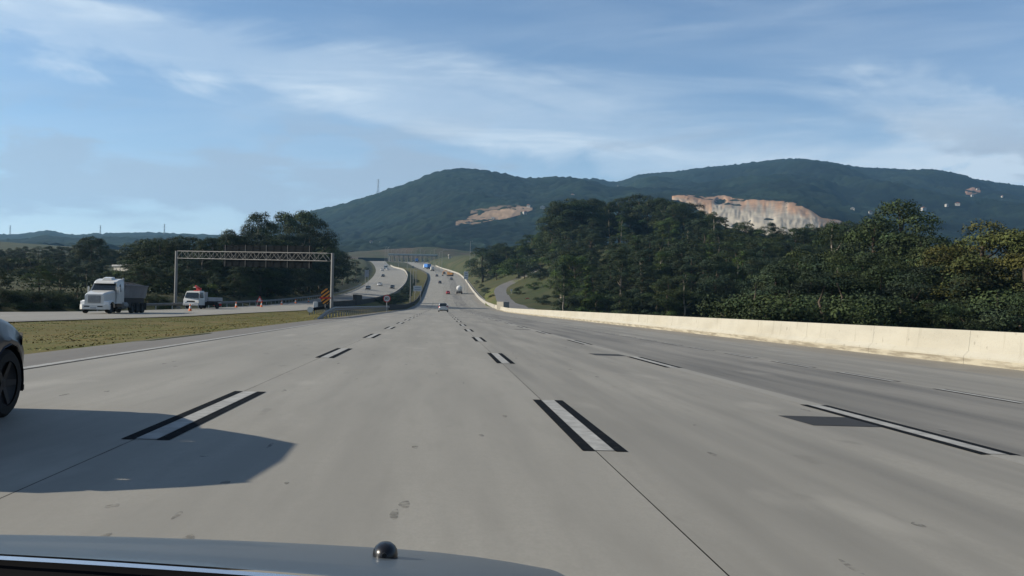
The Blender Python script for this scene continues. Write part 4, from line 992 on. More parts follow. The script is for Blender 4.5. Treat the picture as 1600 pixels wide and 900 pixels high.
# white cab-over works truck with red crane
def works_truck():
    root = tag(empty('truck'), 'white works truck with red crane parked on the opposite shoulder', 'truck'); f = 3.0
    mb = MB(); mb.loft([[(-.98, f-.02, .45), (-.98, f, 1.15), (-.95, f-.08, 1.25), (-.86, f-.42, 2.02), (-.8, f-.55, 2.12), (.8, f-.55, 2.12), (.86, f-.42, 2.02), (.95, f-.08, 1.25), (.98, f, 1.15), (.98, f-.02, .45)],
                        [(-1.0, f-1.5, .45), (-1.0, f-1.5, 1.15), (-.99, f-1.5, 1.25), (-.92, f-1.5, 2.08), (-.84, f-1.5, 2.18), (.84, f-1.5, 2.18), (.92, f-1.5, 2.08), (.99, f-1.5, 1.25), (1.0, f-1.5, 1.15), (1.0, f-1.5, .45)]], True, True); mb.build('cab', M['white'], root, auto=30)
    mb = MB(); mb.loft([[(-.86, f-.09, 1.32), (.86, f-.09, 1.32)], [(-.79, f-.385, 1.96), (.79, f-.385, 1.96)]]); mb.build('windscreen', M['glass'], root, fixn=False)
    box_part(root, 'grille', 'black', -.5, .5, f, f+.015, .82, .98); box_part(root, 'bumper', 'tub', -1.0, 1.0, f-.1, f+.08, .40, .66); box_part(root, 'number_plate', 'white_sign', -.22, .22, f+.08, f+.09, .48, .58, bev=0)
    for s in (-1, 1):
        box_part(root, 'headlight', 'lampg', s*.75-.18, s*.75+.18, f, f+.02, .78, .98)
        mb = MB(); mb.loft([[(s*.995, f-.35, 1.30), (s*1.005, f-1.2, 1.30)], [(s*.90, f-.55, 1.95), (s*.935, f-1.2, 1.98)]]); mb.build('side_window', M['glass'], root, fixn=False)
        box_part(root, 'mirror', 'black', s*1.13-.05, s*1.13+.05, f-.3, f-.15, 1.3, 1.75)
        for y in (f-.85, -f+1.0): wheel(root, s*.86, y, .38, .24, 'rimd')
        box_part(root, 'bed_side', 'tub', s*1.05-.03, s*1.05+.03, -f, f-2.2, .95, 1.42)
    box_part(root, 'bed_floor', 'chassis', -1.03, 1.03, -f, f-2.0, .82, .95); box_part(root, 'tailboard', 'tub', -1.03, 1.03, -f-.03, -f+.03, .95, 1.42); box_part(root, 'chassis', 'chassis', -.4, .4, -f+.1, f-.3, .45, .82)
    box_part(root, 'toolbox', 'tub', -1.0, 1.0, f-2.25, f-1.62, .85, 2.05)
    cr = box_part(root, 'crane_column', 'red', -.25, .25, f-2.1, f-1.7, 2.05, 2.55)
    mb = MB(); mb.tube([(0, f-1.9, 2.5), (-.1, f-.9, 2.72)], .14, 6); mb.build('crane_boom', M['red'], cr)
    mb = MB(); mb.tube([(0, f-1.9, 2.5), (.9, f-2.3, 2.6)], .09, 6); mb.build('crane_arm', M['black'], cr)
    box_part(root, 'beacon', 'red', -.25, .25, f-1.2, f-1.05, 2.14, 2.24)
    return root
t = works_truck(); a = hit(317, 482.5, zopp, 60, 220); t.location = a; t.rotation_euler = (0, 0, math.pi - R(14))
def barricade(px, py, label):
    p = hit(px, py, zopp, 60, 300); root = tag(empty('barricade', p), label, 'barricade')
    for z, mk in ((.9, 'redsign'), (.55, 'white_sign'), (.2, 'redsign')): box_part(root, 'board', mk, -.55, .55, -.02, .02, z, z+.28)
    for s in (-1, 1): mb = MB(); mb.tube([(s*.45, .05, 1.2), (s*.45, .3, 0)], .03, 6); mb.build('leg', M['steel'], root)
barricade(339.5, 480, 'red and white barricade standing behind the works truck')
# tanker, blue box truck, white van on the climb
def hauler(kind, cab, label, cat='truck', L=8.0):
    root = tag(empty('truck'), label, cat); f = L/2
    mb = MB(); mb.loft([[(-1.2, f, .5), (-1.2, f, 1.6), (-1.1, f-.25, 2.7), (1.1, f-.25, 2.7), (1.2, f, 1.6), (1.2, f, .5)], [(-1.22, f-1.9, .5), (-1.22, f-1.9, 1.6), (-1.15, f-1.9, 2.9), (1.15, f-1.9, 2.9), (1.22, f-1.9, 1.6), (1.22, f-1.9, .5)]], True, True); mb.build('cab', M[cab], root, auto=30)
    mb = MB(); mb.loft([[(-1.08, f+.01, 1.65), (1.08, f+.01, 1.65)], [(-1.0, f-.22, 2.5), (1.0, f-.22, 2.5)]]); mb.build('windscreen', M['glass'], root, fixn=False)
    if kind == 'tank':
        n = 20; prof = lambda y, k: [(1.22*k*math.cos(2*math.pi*j/n), y, 2.25+1.15*k*math.sin(2*math.pi*j/n)) for j in range(n)]
        mb = MB(); mb.loft([prof(-f, .3), prof(-f+.08, .8), prof(-f+.3, 1), prof(f-2.5, 1), prof(f-2.2, .75)], True, True); tk = mb.build('tank', M['tank'], root, auto=40)
        mb = MB(); mb.tube([(.3, -f-.03, 1.3), (.3, -f-.03, 3.2)], .03, 5); mb.tube([(.6, -f-.03, 1.3), (.6, -f-.03, 3.2)], .03, 5); mb.build('ladder', M['steel_d'], tk)
    else:
        box_part(root, 'cargo_box', 'bluep' if kind == 'box' else 'white', -1.25, 1.25, -f, f-2.1, 1.05, 3.3); box_part(root, 'rear_door', 'bluep' if kind == 'box' else 'white', -1.15, 1.15, -f-.03, -f-.005, 1.15, 3.2)
    box_part(root, 'chassis', 'chassis', -.5, .5, -f+.1, f-.4, .6, 1.05); box_part(root, 'rear_bumper', 'chassis', -1.15, 1.15, -f-.02, -f+.15, .45, .75)
    for s in (-1, 1):
        box_part(root, 'tail_light', 'lampr', s*.95-.15, s*.95+.15, -f-.05, -f-.02, .78, .92, bev=0)
        for y in (f-1.1, -f+1.0, -f+2.3): wheel(root, s*1.02, y, .5, .3, 'rimd', n=16)
        mb = MB(); mb.box(s*1.02-.25, s*1.02+.25, -f+.2, -f+.24, .2, .95); mb.build('mud_flap', M['chassis'], root)
    return root
t = hauler('tank', 'white', 'white tanker truck on the right lane, seen from behind'); p = hit(717.5, 458.7, zroad, 200, 900); t.location = p; t.rotation_euler = (R(3), 0, 0)
t = hauler('box', 'white', 'blue box truck near the toll plaza at the top of the climb', L=9); p = hit(667, 420, zroad, 300, 1100); t.location = p; t.rotation_euler = (R(3), 0, R(20)); t.scale = (1.25,)*3
t = hauler('van', 'white', 'white box van just below the blue truck', 'van', 6.5); p = hit(675.3, 423.3, zroad, 300, 1100); t.location = p; t.rotation_euler = (R(3), 0, R(8))
t = hauler('box', 'bluep', 'dark blue truck in the queue under the toll canopy', L=9); t.location = (pix(651, 406, 1000).x, 1000, zr(1000)+.1); t.scale = (1.2,)*3
# light van far up the opposite road
t = hauler('van', 'white', 'white van between the white cars far up the opposite road', 'van', 6); p = hit(603, 420.5, zopp, 300, 1000); t.location = p; t.rotation_euler = (R(-3), 0, math.pi)
# orange excavator on the right verge
def excavator():
    p = pix(694, 421, 640); gz = ground(p.x+2, 640)
    root = tag(empty('excavator', (p.x+4, 640, gz), R(70)), 'orange construction machine on the right verge near the top', 'excavator')
    for s in (-1, 1): box_part(root, 'track', 'chassis', s*1.1-.3, s*1.1+.3, -1.9, 1.9, 0, .9, bev=.25)
    box_part(root, 'house', 'machine', -1.3, 1.3, -2.0, 1.0, 1.0, 2.3, bev=.1); box_part(root, 'cab', 'machine', -1.3, -.2, .2, 1.7, 1.0, 2.9, bev=.08); box_part(root, 'cab_window', 'glass', -1.2, -.3, 1.7, 1.72, 1.6, 2.8, bev=0)
    mb = MB(); mb.tube([(.3, .8, 1.6), (.3, 3.0, 3.8), (.3, 5.0, 3.0)], .25, 6); mb.build('boom', M['machine'], root)
    mb = MB(); mb.tube([(.3, 5.0, 3.1), (.3, 5.4, .9)], .2, 6); st = mb.build('stick', M['machine'], root); box_part(st, 'bucket', 'chassis', -.2, .8, 4.9, 5.7, .1, 1.0, bev=.1)
excavator()
# ------------------------------------------------------------------ our own car: bonnet, cowl, washer jet
def own_car():
    cx = -.60; root = tag(empty('own_car', (cx, 0, 0)), 'silver bonnet of the car the picture is taken from, along the bottom edge', 'car')
    def hz(x, y):
        d = y-.80; return .9165 - .115*d - .165*d*d - .058*x*x - .05*max(0, abs(x)-.55)**2*6
    rp = []
    for px, py in ((-60, 859), (0, 862), (150, 870.5), (300, 880), (430, 889.5), (560, 900)):
        d = CM @ Vector(((px-800)/FPX, (450-py)/FPX, -1)); d = d/d.y; y = .5
        while y < 1.6 and (CAM + d*y).z > hz((CAM + d*y).x-cx, y): y += .002
        rp.append(((CAM + d*y).x-cx, y))
    rear_t = interp(sorted(rp)); rlo = min(rp)[0]
    def rear(x): return rear_t(max(rlo, abs(x))) if abs(x) < .55 else rear_t(.55) - .5*(abs(x)-.55)
    ny, nx = 26, 33; rows = []
    for j in range(ny):
        row = []
        for i in range(nx):
            x = -.74 + 1.48*i/(nx-1); y0 = rear(x); y1 = 1.78 - .16*(x/.74)**2; y = y0 + (y1-y0)*(j/(ny-1))
            z = hz(x, y)
            if j == 0: z -= .0015; y -= .002
            row.append((x, y, z))
        rows.append(row)
    h = link('bonnet', grid_mesh('bonnet', rows), root, M['hood'])
    rows2 = [[(x, y-.006, z) for x, y, z in rows[0]], [(x, y-.007, z-.0030) for x, y, z in rows[0]]]
    link('bonnet_edge', grid_mesh('bonnet_edge', rows2), h, mat('edge_highlight_tone', (.75, .78, .82), .25, metal=.9))  # thin bright strip, painted highlight along the rear edge
    # cowl: black plastic below the windscreen
    mb = MB(); mb.loft([[(x, rear(x)-.002, hz(x, rear(x))-.0035), (x, rear(x)-.010, hz(x, rear(x))-.02), (x, rear(x)-.2, hz(x, rear(x))-.022), (x, .42, hz(x, .8)-.03), (x, .40, .60)] for x in np.linspace(-.72, .72, 25)]); mb.build('cowl', mat('matt_black_cowl', (.006, .006, .007), .95, spec=.05), root, smooth=True, fixn=False)
    # fenders and nose below
    for s in (-1, 1):
        mb = MB(); rings = []
        for y in np.linspace(.45, 1.66, 14):
            zt = hz(.745, y); a = max(0, .36**2-(y-1.28)**2)**.5; b = max(.22, .30+a if a > 0 else .22)
            rings.append([(s*.747, y, zt-.004), (s*.80, y, zt-.03), (s*.835, y, zt-.12), (s*.845, y, max(b+.02, .5)), (s*.84, y, b)])
        mb.loft(rings); mb.build('fender', M['hood'], root, smooth=True, fixn=False)
        wheel(root, s*.74, 1.28, .30, .19)
        mb = MB(); mb.loft([[(s*.45, 1.80, z), (s*.62, 1.75, z), (s*.78, 1.62, z)] for z in (.44, .51, .57)]); mb.build('headlight', M['lampg'], root, smooth=True, fixn=False)
    mb = MB(); mb.loft([[(x, 1.80-.16*(x/.74)**2, hz(x, 1.78)-.01), (x, 1.88-.2*(x/.74)**2, .50), (x, 1.88-.2*(x/.74)**2, .30), (x, 1.78-.2*(x/.74)**2, .20)] for x in np.linspace(-.84, .84, 17)]); mb.build('front_bumper', M['hood'], root, smooth=True, fixn=False)
    # washer jets
    for x in (.550, -.550):
        y = .985; z = hz(x, y); mb = MB(); n = 20
        prof = [(1.0, -.004), (1.0, .003), (.95, .007), (.8, .0105), (.5, .0135), (.0, .0145)]
        mb.loft([[(x+.0125*k*math.cos(2*math.pi*j/n), y+.018*k*math.sin(2*math.pi*j/n), z+q) for j in range(n)] for k, q in prof], True); wj = mb.build('washer_jet', M['blackg'], root, smooth=True)
        mb = MB(); mb.tube([(x, y-.0165, z+.006), (x, y-.019, z+.006)], .0025, 8); mb.build('nozzle', M['black'], wj)
own_car()
# ------------------------------------------------------------------ trees
def quads_mesh(name, C, N_, S, T):
    """leaf faces: centres C, normals N_, sizes S, tints T (n,3)"""
    n = len(C); N_ = N_/np.linalg.norm(N_, axis=1, keepdims=True)
    ref = RNG.normal(size=(n, 3)); U = np.cross(N_, ref); U /= np.linalg.norm(U, axis=1, keepdims=True); V = np.cross(N_, U)
    s = S[:, None]; k = RNG.uniform(.5, .9, (n, 1))
    P = np.stack([C-U*s, C-V*s*k*.8+N_*s*.15, C+U*s, C+V*s*k+N_*s*.1], 1).reshape(-1, 3).astype(np.float32)
    me = bpy.data.meshes.new(name); me.vertices.add(4*n); me.vertices.foreach_set('co', P.reshape(-1))
    me.loops.add(4*n); me.loops.foreach_set('vertex_index', np.arange(4*n, dtype=np.int32))
    me.polygons.add(n); me.polygons.foreach_set('loop_start', np.arange(0, 4*n, 4, dtype=np.int32)); me.update(calc_edges=True)
    ca = me.color_attributes.new('tint', 'FLOAT_COLOR', 'POINT')
    t4 = np.repeat(np.concatenate([T, np.ones((n, 1))], 1), 4, axis=0).astype(np.float32); ca.data.foreach_set('color', t4.reshape(-1))
    return me
def crown(name, lobes, n, leaf, tv=.3):
    """lobes: list of (centre, radii); many small leaf faces in shells round each lobe"""
    vol = np.array([r[0]*r[1]+r[2]*r[0] for c, r in lobes]); cnt = np.maximum(12, (n*vol/vol.sum()).astype(int))
    Cs, Ns, Ss, Ts = [], [], [], []
    for (c, r), m in zip(lobes, cnt):
        d = RNG.normal(size=(m, 3)); d /= np.linalg.norm(d, axis=1, keepdims=True)
        d[:, 2] = np.where(d[:, 2] < -.35, -d[:, 2]*.6, d[:, 2])
        rad = RNG.uniform(.55, 1.0, m)**.6 * (1 + .14*np.sin(d[:, 0]*7+c[0])*np.cos(d[:, 1]*6+c[1]))
        rad += np.where(RNG.random(m) < .08, RNG.uniform(.05, .28, m), 0)
        p = np.array(c) + d*rad[:, None]*np.array(r)
        Cs.append(p); Ns.append(d*1.1 + RNG.normal(size=(m, 3))*.55); Ss.append(leaf*RNG.uniform(.55, 1.35, m))
        t = (1 + tv*RNG.normal()) ; hue = RNG.normal()*.10
        tt = np.clip(t*RNG.uniform(.65, 1.35, m), .35, 1.9)
        Ts.append(np.stack([tt*(1+hue), tt, tt*(1-hue)], 1))
    return quads_mesh(name, np.concatenate(Cs), np.concatenate(Ns), np.concatenate(Ss), np.concatenate(Ts))
def trunk(name, h, r, lobes, nb, lean=0):
    mb = MB(); pts = [(lean*h*(k/5)**2 + .12*math.sin(k*1.9), .10*math.cos(k*2.3), h*k/5) for k in range(6)]
    mb.tube(pts, r, 8, r2=r*.35)
    for c, rr in random.sample(lobes, min(nb, len(lobes))):
        z = max(h*.25, min(h*.9, c[2]-rr[2]*1.2-.3*math.hypot(c[0], c[1]))); k = min(4.99, z/h*5); i = int(k); a = Vector(pts[i]).lerp(Vector(pts[i+1]), k-i)
        m_ = a.lerp(Vector(c), .55) + Vector((0, 0, -.25)); mb.tube([a, m_, Vector(c)], r*.42, 6, r2=r*.10)
    return mb.mesh(name, True)
def proto(kind, seed):
    rr = random.Random(seed); lobes = []
    if kind == 'round':      # broad, dense crown, 10 m
        h = 10; 
        for k in range(34):
            a = rr.uniform(0, 2*math.pi); z = rr.uniform(.12, .93); w = 3.3*math.sin(math.pi*min(1, (z+.12)/1.16))**.6; q = w*math.sqrt(rr.random())
            s = rr.uniform(.95, 1.7)*(1.15-.35*z); lobes.append(((q*math.cos(a), q*math.sin(a), z*h), (s, s, s*.78)))
        lobes.append(((0, 0, 9.1), (1.1, 1.1, .8))); n, leaf, tr = 19000, .085, .24
    elif kind == 'tall':     # eucalypt: bare pale stem, clumps up high
        h = 16
        for k in range(30):
            a = rr.uniform(0, 2*math.pi); z = rr.uniform(.24, .96); w = 2.7*(1.25-z)**.7 + .2; q = w*math.sqrt(rr.random())
            s = rr.uniform(.8, 1.45); lobes.append(((q*math.cos(a), q*math.sin(a), z*h), (s, s, s*.95)))
        lobes.append(((.2, 0, h*.965), (.8, .8, .7))); n, leaf, tr = 16000, .085, .22
    elif kind == 'cone':     # narrow, layered
        h = 13
        for k in range(24):
            z = .14 + .84*k/23; w = 2.4*(1.05-z)**.75; a = k*2.4; q = w*rr.uniform(.3, .75); s = max(.5, w*.62)
            lobes.append(((q*math.cos(a), q*math.sin(a), z*h), (s, s, s*.75)))
        n, leaf, tr = 15000, .085, .2
    elif kind == 'wide':     # spreading crown, several domes
        h = 11
        for k in range(38):
            a = rr.uniform(0, 2*math.pi); q = 4.4*math.sqrt(rr.random()); z = h*(.88-.36*(q/4.4)**2 - .55*rr.random()**1.5); s = rr.uniform(.9, 1.6)
            lobes.append(((q*math.cos(a), q*math.sin(a), z), (s, s, s*.66)))
        lobes.append(((0, 0, h*.93), (1.3, 1.3, .8))); n, leaf, tr = 20000, .085, .26
    else:                    # bush down to the ground
        h = 4
        for k in range(16):
            a = rr.uniform(0, 2*math.pi); q = 1.9*math.sqrt(rr.random()); z = h*rr.uniform(.12, .85)*(1-.12*q); s = rr.uniform(.6, 1.0)
            lobes.append(((q*math.cos(a), q*math.sin(a), z), (s, s, s*.8)))
        n, leaf, tr = 8000, .058, .09
    top = max(c[2]+r[2] for c, r in lobes)
    return dict(h=top, trunk=trunk('trunk', h*.86, tr, lobes, 9, rr.uniform(-.05, .05)), crown=crown('crown', lobes, n, leaf, .28))
PROTO = {k: [proto(k, 10*i+j) for j in range(n)] for i, (k, n) in enumerate((('round', 3), ('tall', 3), ('cone', 2), ('wide', 3), ('bush', 2)))}
for k, L_ in PROTO.items():
    for p in L_:
        p['trunk'].materials.append(M['barkp'] if k == 'tall' else M['bark']); p['crown'].materials.append(M['leaf_a'])
TR = random.Random(21)
def tree(kind, x, y, z, height, label, group=None, leaf='leaf_a', wide=1.0, name='tree'):
    name = 'shrub' if kind == 'bush' else name
    p = TR.choice(PROTO[kind]); s = height/p['h']; w = s*wide*TR.uniform(.92, 1.1)
    o = empty(name, (x, y, z-.15), TR.uniform(0, 6.28)); o.scale = (w, w, s)
    link('trunk', p['trunk'], o); c = link('crown', p['crown'], o, M[leaf])
    tag(o, label, 'shrub' if kind == 'bush' else 'tree', group); return o
def top_tree(kind, px, py, Y, label, group=None, leaf='leaf_a', wide=1.0, hmax=30, hmin=3):
    t = pix(px, py, Y)
    while t.x < -8 and t.x > out_x(Y)-4.5 and Y < 800: Y *= 1.03; t = pix(px, py, Y)
    if out_x(Y)-4 < t.x < xc(Y)+20: return None
    gz = ground(t.x, Y); return tree(kind, t.x, Y, gz, max(hmin, min(hmax, (t.z-gz)*1.06)), label, group, leaf, wide)

# --- the wood on the right -------------------------------------------------
RIDGE = lerp_tab([(728, 412), (742, 388), (765, 378), (790, 382), (815, 376), (840, 364), (865, 345), (880, 318), (905, 308), (935, 312), (965, 314), (1000, 309), (1045, 309), (1080, 317), (1110, 334), (1150, 345), (1200, 351), (1250, 355), (1290, 353), (1330, 348), (1365, 342), (1405, 331), (1430, 344), (1455, 372), (1480, 386), (1500, 388), (1530, 371), (1560, 366), (1600, 378), (1680, 380)])
GW = 'trees of the wood on the right'
LW = 'dark leafy tree merging into the wood beyond the right barrier'
LH = 'dark leafy tree of the wooded hill above the side ramp'; GH = GW
KADJ = {'round': 'rounded', 'tall': 'slender', 'cone': 'narrow pointed', 'wide': 'broad', 'bush': 'low bushy'}
LADJ = {'leaf_a': 'dark green', 'leaf_b': 'bluish green', 'leaf_c': 'olive', 'leaf_d': 'mid green'}
def row_word(py): return 'high up' if py < 375 else 'halfway down' if py < 415 else 'low down' if py < 448 else 'at the foot'
def zone_r(px):
    for lim, w in ((760, 'beside the climbing road'), (800, 'above the head of the ramp'), (840, 'above the ramp bend'), (880, 'above the grassy bank'), (920, 'right of the grassy bank'), (960, 'on the left shoulder of the wooded hill'), (1000, 'under the top of the wooded hill'), (1045, 'left of the quarry'), (1090, 'at the left end of the quarry'), (1140, 'below the left part of the quarry'), (1190, 'below the middle of the quarry'), (1250, 'below the right part of the quarry'), (1330, 'below the right end of the quarry'), (1400, 'under the tallest near tree'), (1480, 'right of the tallest near tree'), (1550, 'under the large olive tree')):
        if px < lim: return w
    return 'at the right edge of the picture'
def lab_r(kind, leaf, px, py, sky=False):
    return f"{'' if kind == 'bush' else KADJ[kind]+' '}{LADJ[leaf]} {'shrub' if kind == 'bush' else 'tree'} {'on the skyline' if sky else row_word(py)} {zone_r(px)}"
def fill(x0, x1, step, Y, dy, kinds, leaves, label, group, jit=.6, hmin=4, hmax=26, wide=1.0, Yj=.05, sky=False):
    px = x0
    while px < x1:
        q = px + step*TR.uniform(-jit, jit)*.6; y_ = (dy(q) if callable(dy) else RIDGE(q)+dy) + TR.uniform(-3, 5); YY = (Y(q) if callable(Y) else Y)*TR.uniform(1-Yj, 1+Yj)
        k, l = TR.choice(kinds), TR.choice(leaves)
        top_tree(k, q, y_, YY, lab_r(k, l, q, y_, sky), group, l, wide*TR.uniform(.9, 1.2), hmax, hmin); px += step
# the hill: back row on the skyline, then trees rooted all over the slope in front
fill(735, 870, 12, 470, 2, ['round', 'wide', 'round'], ['leaf_a', 'leaf_a', 'leaf_d'], LH, GH, wide=1.2, sky=True)
fill(870, 1110, 14, 425, 1, ['round', 'tall', 'wide', 'round'], ['leaf_a', 'leaf_b', 'leaf_a'], LH, GH, wide=1.15, sky=True)
fill(1105, 1340, 15, 330, 0, ['round', 'wide', 'cone', 'tall'], ['leaf_b', 'leaf_a'], LW, GW, wide=1.2, sky=True)
fill(1130, 1340, 18, 262, 26, ['round', 'wide', 'tall'], ['leaf_b', 'leaf_a'], LW, GW, wide=1.2)
fill(1180, 1360, 22, 200, lambda p: 402+TR.uniform(-8, 8), ['round', 'cone', 'wide'], ['leaf_a', 'leaf_b'], LW, GW, wide=1.2)
def slope_trees(x0, x1, top, bot, sx, sy, kinds, leaves, h0, h1):
    py = bot; r = 0
    while True:
        any_ = False; px = x0 + (r % 2)*sx/2
        while px < x1:
            q = px + TR.uniform(-.35, .35)*sx; yy = py + TR.uniform(-.35, .35)*sy
            if yy > top(q):
                any_ = True; p = hit(q, yy, ground, 120, 520, 1.012)
                if p:
                    h = TR.uniform(h0, h1); lim = pix(q, RIDGE(q)+6+TR.uniform(0, 10), p.y).z - p.z; h = min(h, lim)
                    if h > 3.5:
                        k, l = TR.choice(kinds), TR.choice(leaves); o = tree(k, p.x, p.y, p.z, h, lab_r(k, l, q, yy - h*1520/p.y*.8), GH if q < 1060 else GW, l, TR.uniform(1.05, 1.4))
            px += sx
        py -= sy; r += 1
        if not any_ or r > 20: break
slope_trees(888, 1225, lambda q: RIDGE(q)+34, 492, 30, 14.5, ['round', 'tall', 'wide', 'cone', 'round'], ['leaf_a', 'leaf_b', 'leaf_a', 'leaf_b', 'leaf_d'], 8, 14)
slope_trees(885, 1240, lambda q: 478, 493, 17, 8, ['bush'], ['leaf_a', 'leaf_b', 'leaf_d'], 3.6, 5)
slope_trees(778, 890, lambda q: max(RIDGE(q)+30, 404), 437, 24, 12, ['round', 'wide', 'bush'], ['leaf_a', 'leaf_b', 'leaf_a', 'leaf_d'], 6, 10)
# the near clump at the right
NB = 'leafy tree of the near clump at the right edge of the wood'; GN = GW
top_tree('wide', 1405, 322, 150, 'tallest broad dark tree of the near clump, right of the quarry', None, 'leaf_a', 1.15)
top_tree('wide', 1368, 345, 140, 'broad dark tree just left of the tallest one in the near clump', None, 'leaf_a', 1.05)
top_tree('tall', 1300, 354, 150, 'tree with a bare pale stem at the left end of the near clump', None, 'leaf_a', 1.2)
top_tree('wide', 1438, 358, 135, 'dark tree just right of the tallest one in the near clump', None, 'leaf_a', 1.05)
top_tree('wide', 1540, 354, 105, 'large olive green tree near the right edge of the picture', None, 'leaf_c', 1.25)
top_tree('round', 1600, 364, 100, 'olive green tree cut by the right edge of the picture', None, 'leaf_c', 1.3)
top_tree('round', 1500, 388, 112, 'olive tree between the tallest tree and the large olive tree', None, 'leaf_c', 1.1)
fill(1240, 1480, 26, 125, lambda p: 396+TR.uniform(-10, 10), ['round', 'wide', 'wide'], ['leaf_a', 'leaf_b', 'leaf_a'], NB, GN, wide=1.15)
fill(1225, 1640, 32, 105, lambda p: 424+TR.uniform(-9, 9), ['round', 'wide'], ['leaf_a', 'leaf_b', 'leaf_a'], NB, GN, wide=1.25)
fill(1180, 1680, 34, 90, lambda p: 464+TR.uniform(-7, 7), ['bush', 'round', 'bush'], ['leaf_a', 'leaf_a', 'leaf_b'], NB, GN, hmin=3, wide=1.3)
top_tree('bush', 1187, 462, 120, 'lone olive shrub in front of the dark wood', None, 'leaf_c', 1.4)
# --- left: tall trees behind the gantry, wood behind the white truck -------
LEFT = lerp_tab([(-40, 382), (0, 384), (40, 380), (80, 383), (120, 384), (140, 372), (165, 376), (185, 396), (215, 380), (235, 368), (270, 370), (300, 368), (330, 372), (345, 364), (375, 364), (388, 362), (402, 360), (420, 362), (436, 366), (450, 362), (465, 362), (485, 362), (505, 366), (520, 384), (535, 392), (556, 404), (575, 424)])
GL = 'trees behind the gantry and the white truck'; LL = 'dark tree of the belt left of the road, behind truck and gantry'
def zone_l(px):
    for lim, w in ((40, 'at the left edge of the picture'), (100, 'behind the bright green lawn tree'), (150, 'left of the warehouse'), (215, 'around the warehouse'), (265, 'left of the gantry'), (310, 'under the gantry beam'), (350, 'behind the works truck'), (400, 'under the umbrella shaped tree'), (450, 'under the tall narrow tree'), (500, 'under the twin crowns'), (530, 'by the right gantry post')):
        if px < lim: return w
    return 'sloping down to the opposite road'
def fillL(x0, x1, step, Y, dy, kinds, leaves, hmin=4, hmax=24, wide=1.35):
    px = x0
    while px < x1:
        q = px + step*TR.uniform(-.4, .4); YY = (Y(q) if callable(Y) else Y)*TR.uniform(.96, 1.04); y_ = (LEFT(q)+dy if not callable(dy) else dy(q)) + TR.uniform(-2, 5)
        if 160 < q < 222 and YY < 300: y_ = max(y_, 437)
        k, l = TR.choice(kinds), TR.choice(leaves); rw = 'tree on the skyline' if not callable(dy) and dy < 10 else ('tree in the second row' if y_ < 415 else 'tree low in the belt' if y_ < 440 else 'growth at the foot')
        top_tree(k, q, y_, YY, f"{KADJ[k]} {LADJ[l]} {rw}, {zone_l(q)}", GL, l, wide*TR.uniform(.9, 1.15), hmax, hmin); px += step
top_tree('round', 402, 336, 225, 'tall narrow crowned tree rising left of the twin crowns behind the gantry', None, 'leaf_a', .72)
top_tree('round', 452, 335, 245, 'left of the twin round crowns behind the gantry', None, 'leaf_a', .8)
top_tree('round', 484, 333, 255, 'right of the twin round crowns behind the gantry', None, 'leaf_a', 1.0)
top_tree('round', 424, 350, 245, 'smaller tree between the tall narrow one and the twin crowns', None, 'leaf_a', .7)
top_tree('wide', 358, 362, 190, 'umbrella shaped tree left of the tall narrow one', None, 'leaf_a', .9)
yL = lambda q: 150 + .18*max(0, q-250)
fillL(215, 575, 16, lambda q: yL(q)+25+max(0, q-500)*2.2, 4, ['round', 'wide', 'tall'], ['leaf_a', 'leaf_b'])
fillL(215, 545, 17, lambda q: yL(q)+8+max(0, q-480)*1.6, 34, ['round', 'wide', 'cone'], ['leaf_a', 'leaf_b'])
fillL(225, 520, 17, lambda q: 140+.16*max(0, q-250)+max(0, q-460)*1.2, lambda q: 428, ['round', 'wide'], ['leaf_a', 'leaf_b', 'leaf_a'], wide=1.35)
fillL(230, 500, 17, lambda q: 134+.16*max(0, q-250)+max(0, q-430)*.7, lambda q: 449, ['bush', 'round', 'bush'], ['leaf_a', 'leaf_b', 'leaf_d'], hmin=2.5, wide=1.2)
fillL(-40, 225, 14, 330, 2, ['round', 'wide', 'round'], ['leaf_a', 'leaf_b', 'leaf_a'])
fillL(-40, 165, 15, 260, 22, ['round', 'wide'], ['leaf_a', 'leaf_b'])
fillL(216, 260, 18, 240, 14, ['round', 'wide'], ['leaf_a'])
fillL(-30, 170, 20, 205, lambda q: 424, ['round', 'wide', 'bush'], ['leaf_a', 'leaf_b'])
fillL(170, 226, 19, 200, lambda q: 434, ['round', 'bush'], ['leaf_a', 'leaf_d'], hmin=3)
fillL(100, 250, 19, 165, lambda q: 446, ['bush', 'round', 'bush'], ['leaf_a', 'leaf_b'], hmin=2.5)
top_tree('round', 143, 371, 230, 'rounded dark tree standing above the wood left of the warehouse', None, 'leaf_a', 1.2)
top_tree('wide', 62, 415, 118, 'low broad bright green tree on the lawn left of the truck', None, 'leaf_d', 1.5)
top_tree('wide', 95, 420, 122, 'dark low tree touching the bright green one on the lawn', None, 'leaf_a', 1.35)
top_tree('wide', -6, 416, 112, 'dark low tree cut by the left edge of the picture', None, 'leaf_a', 1.3)
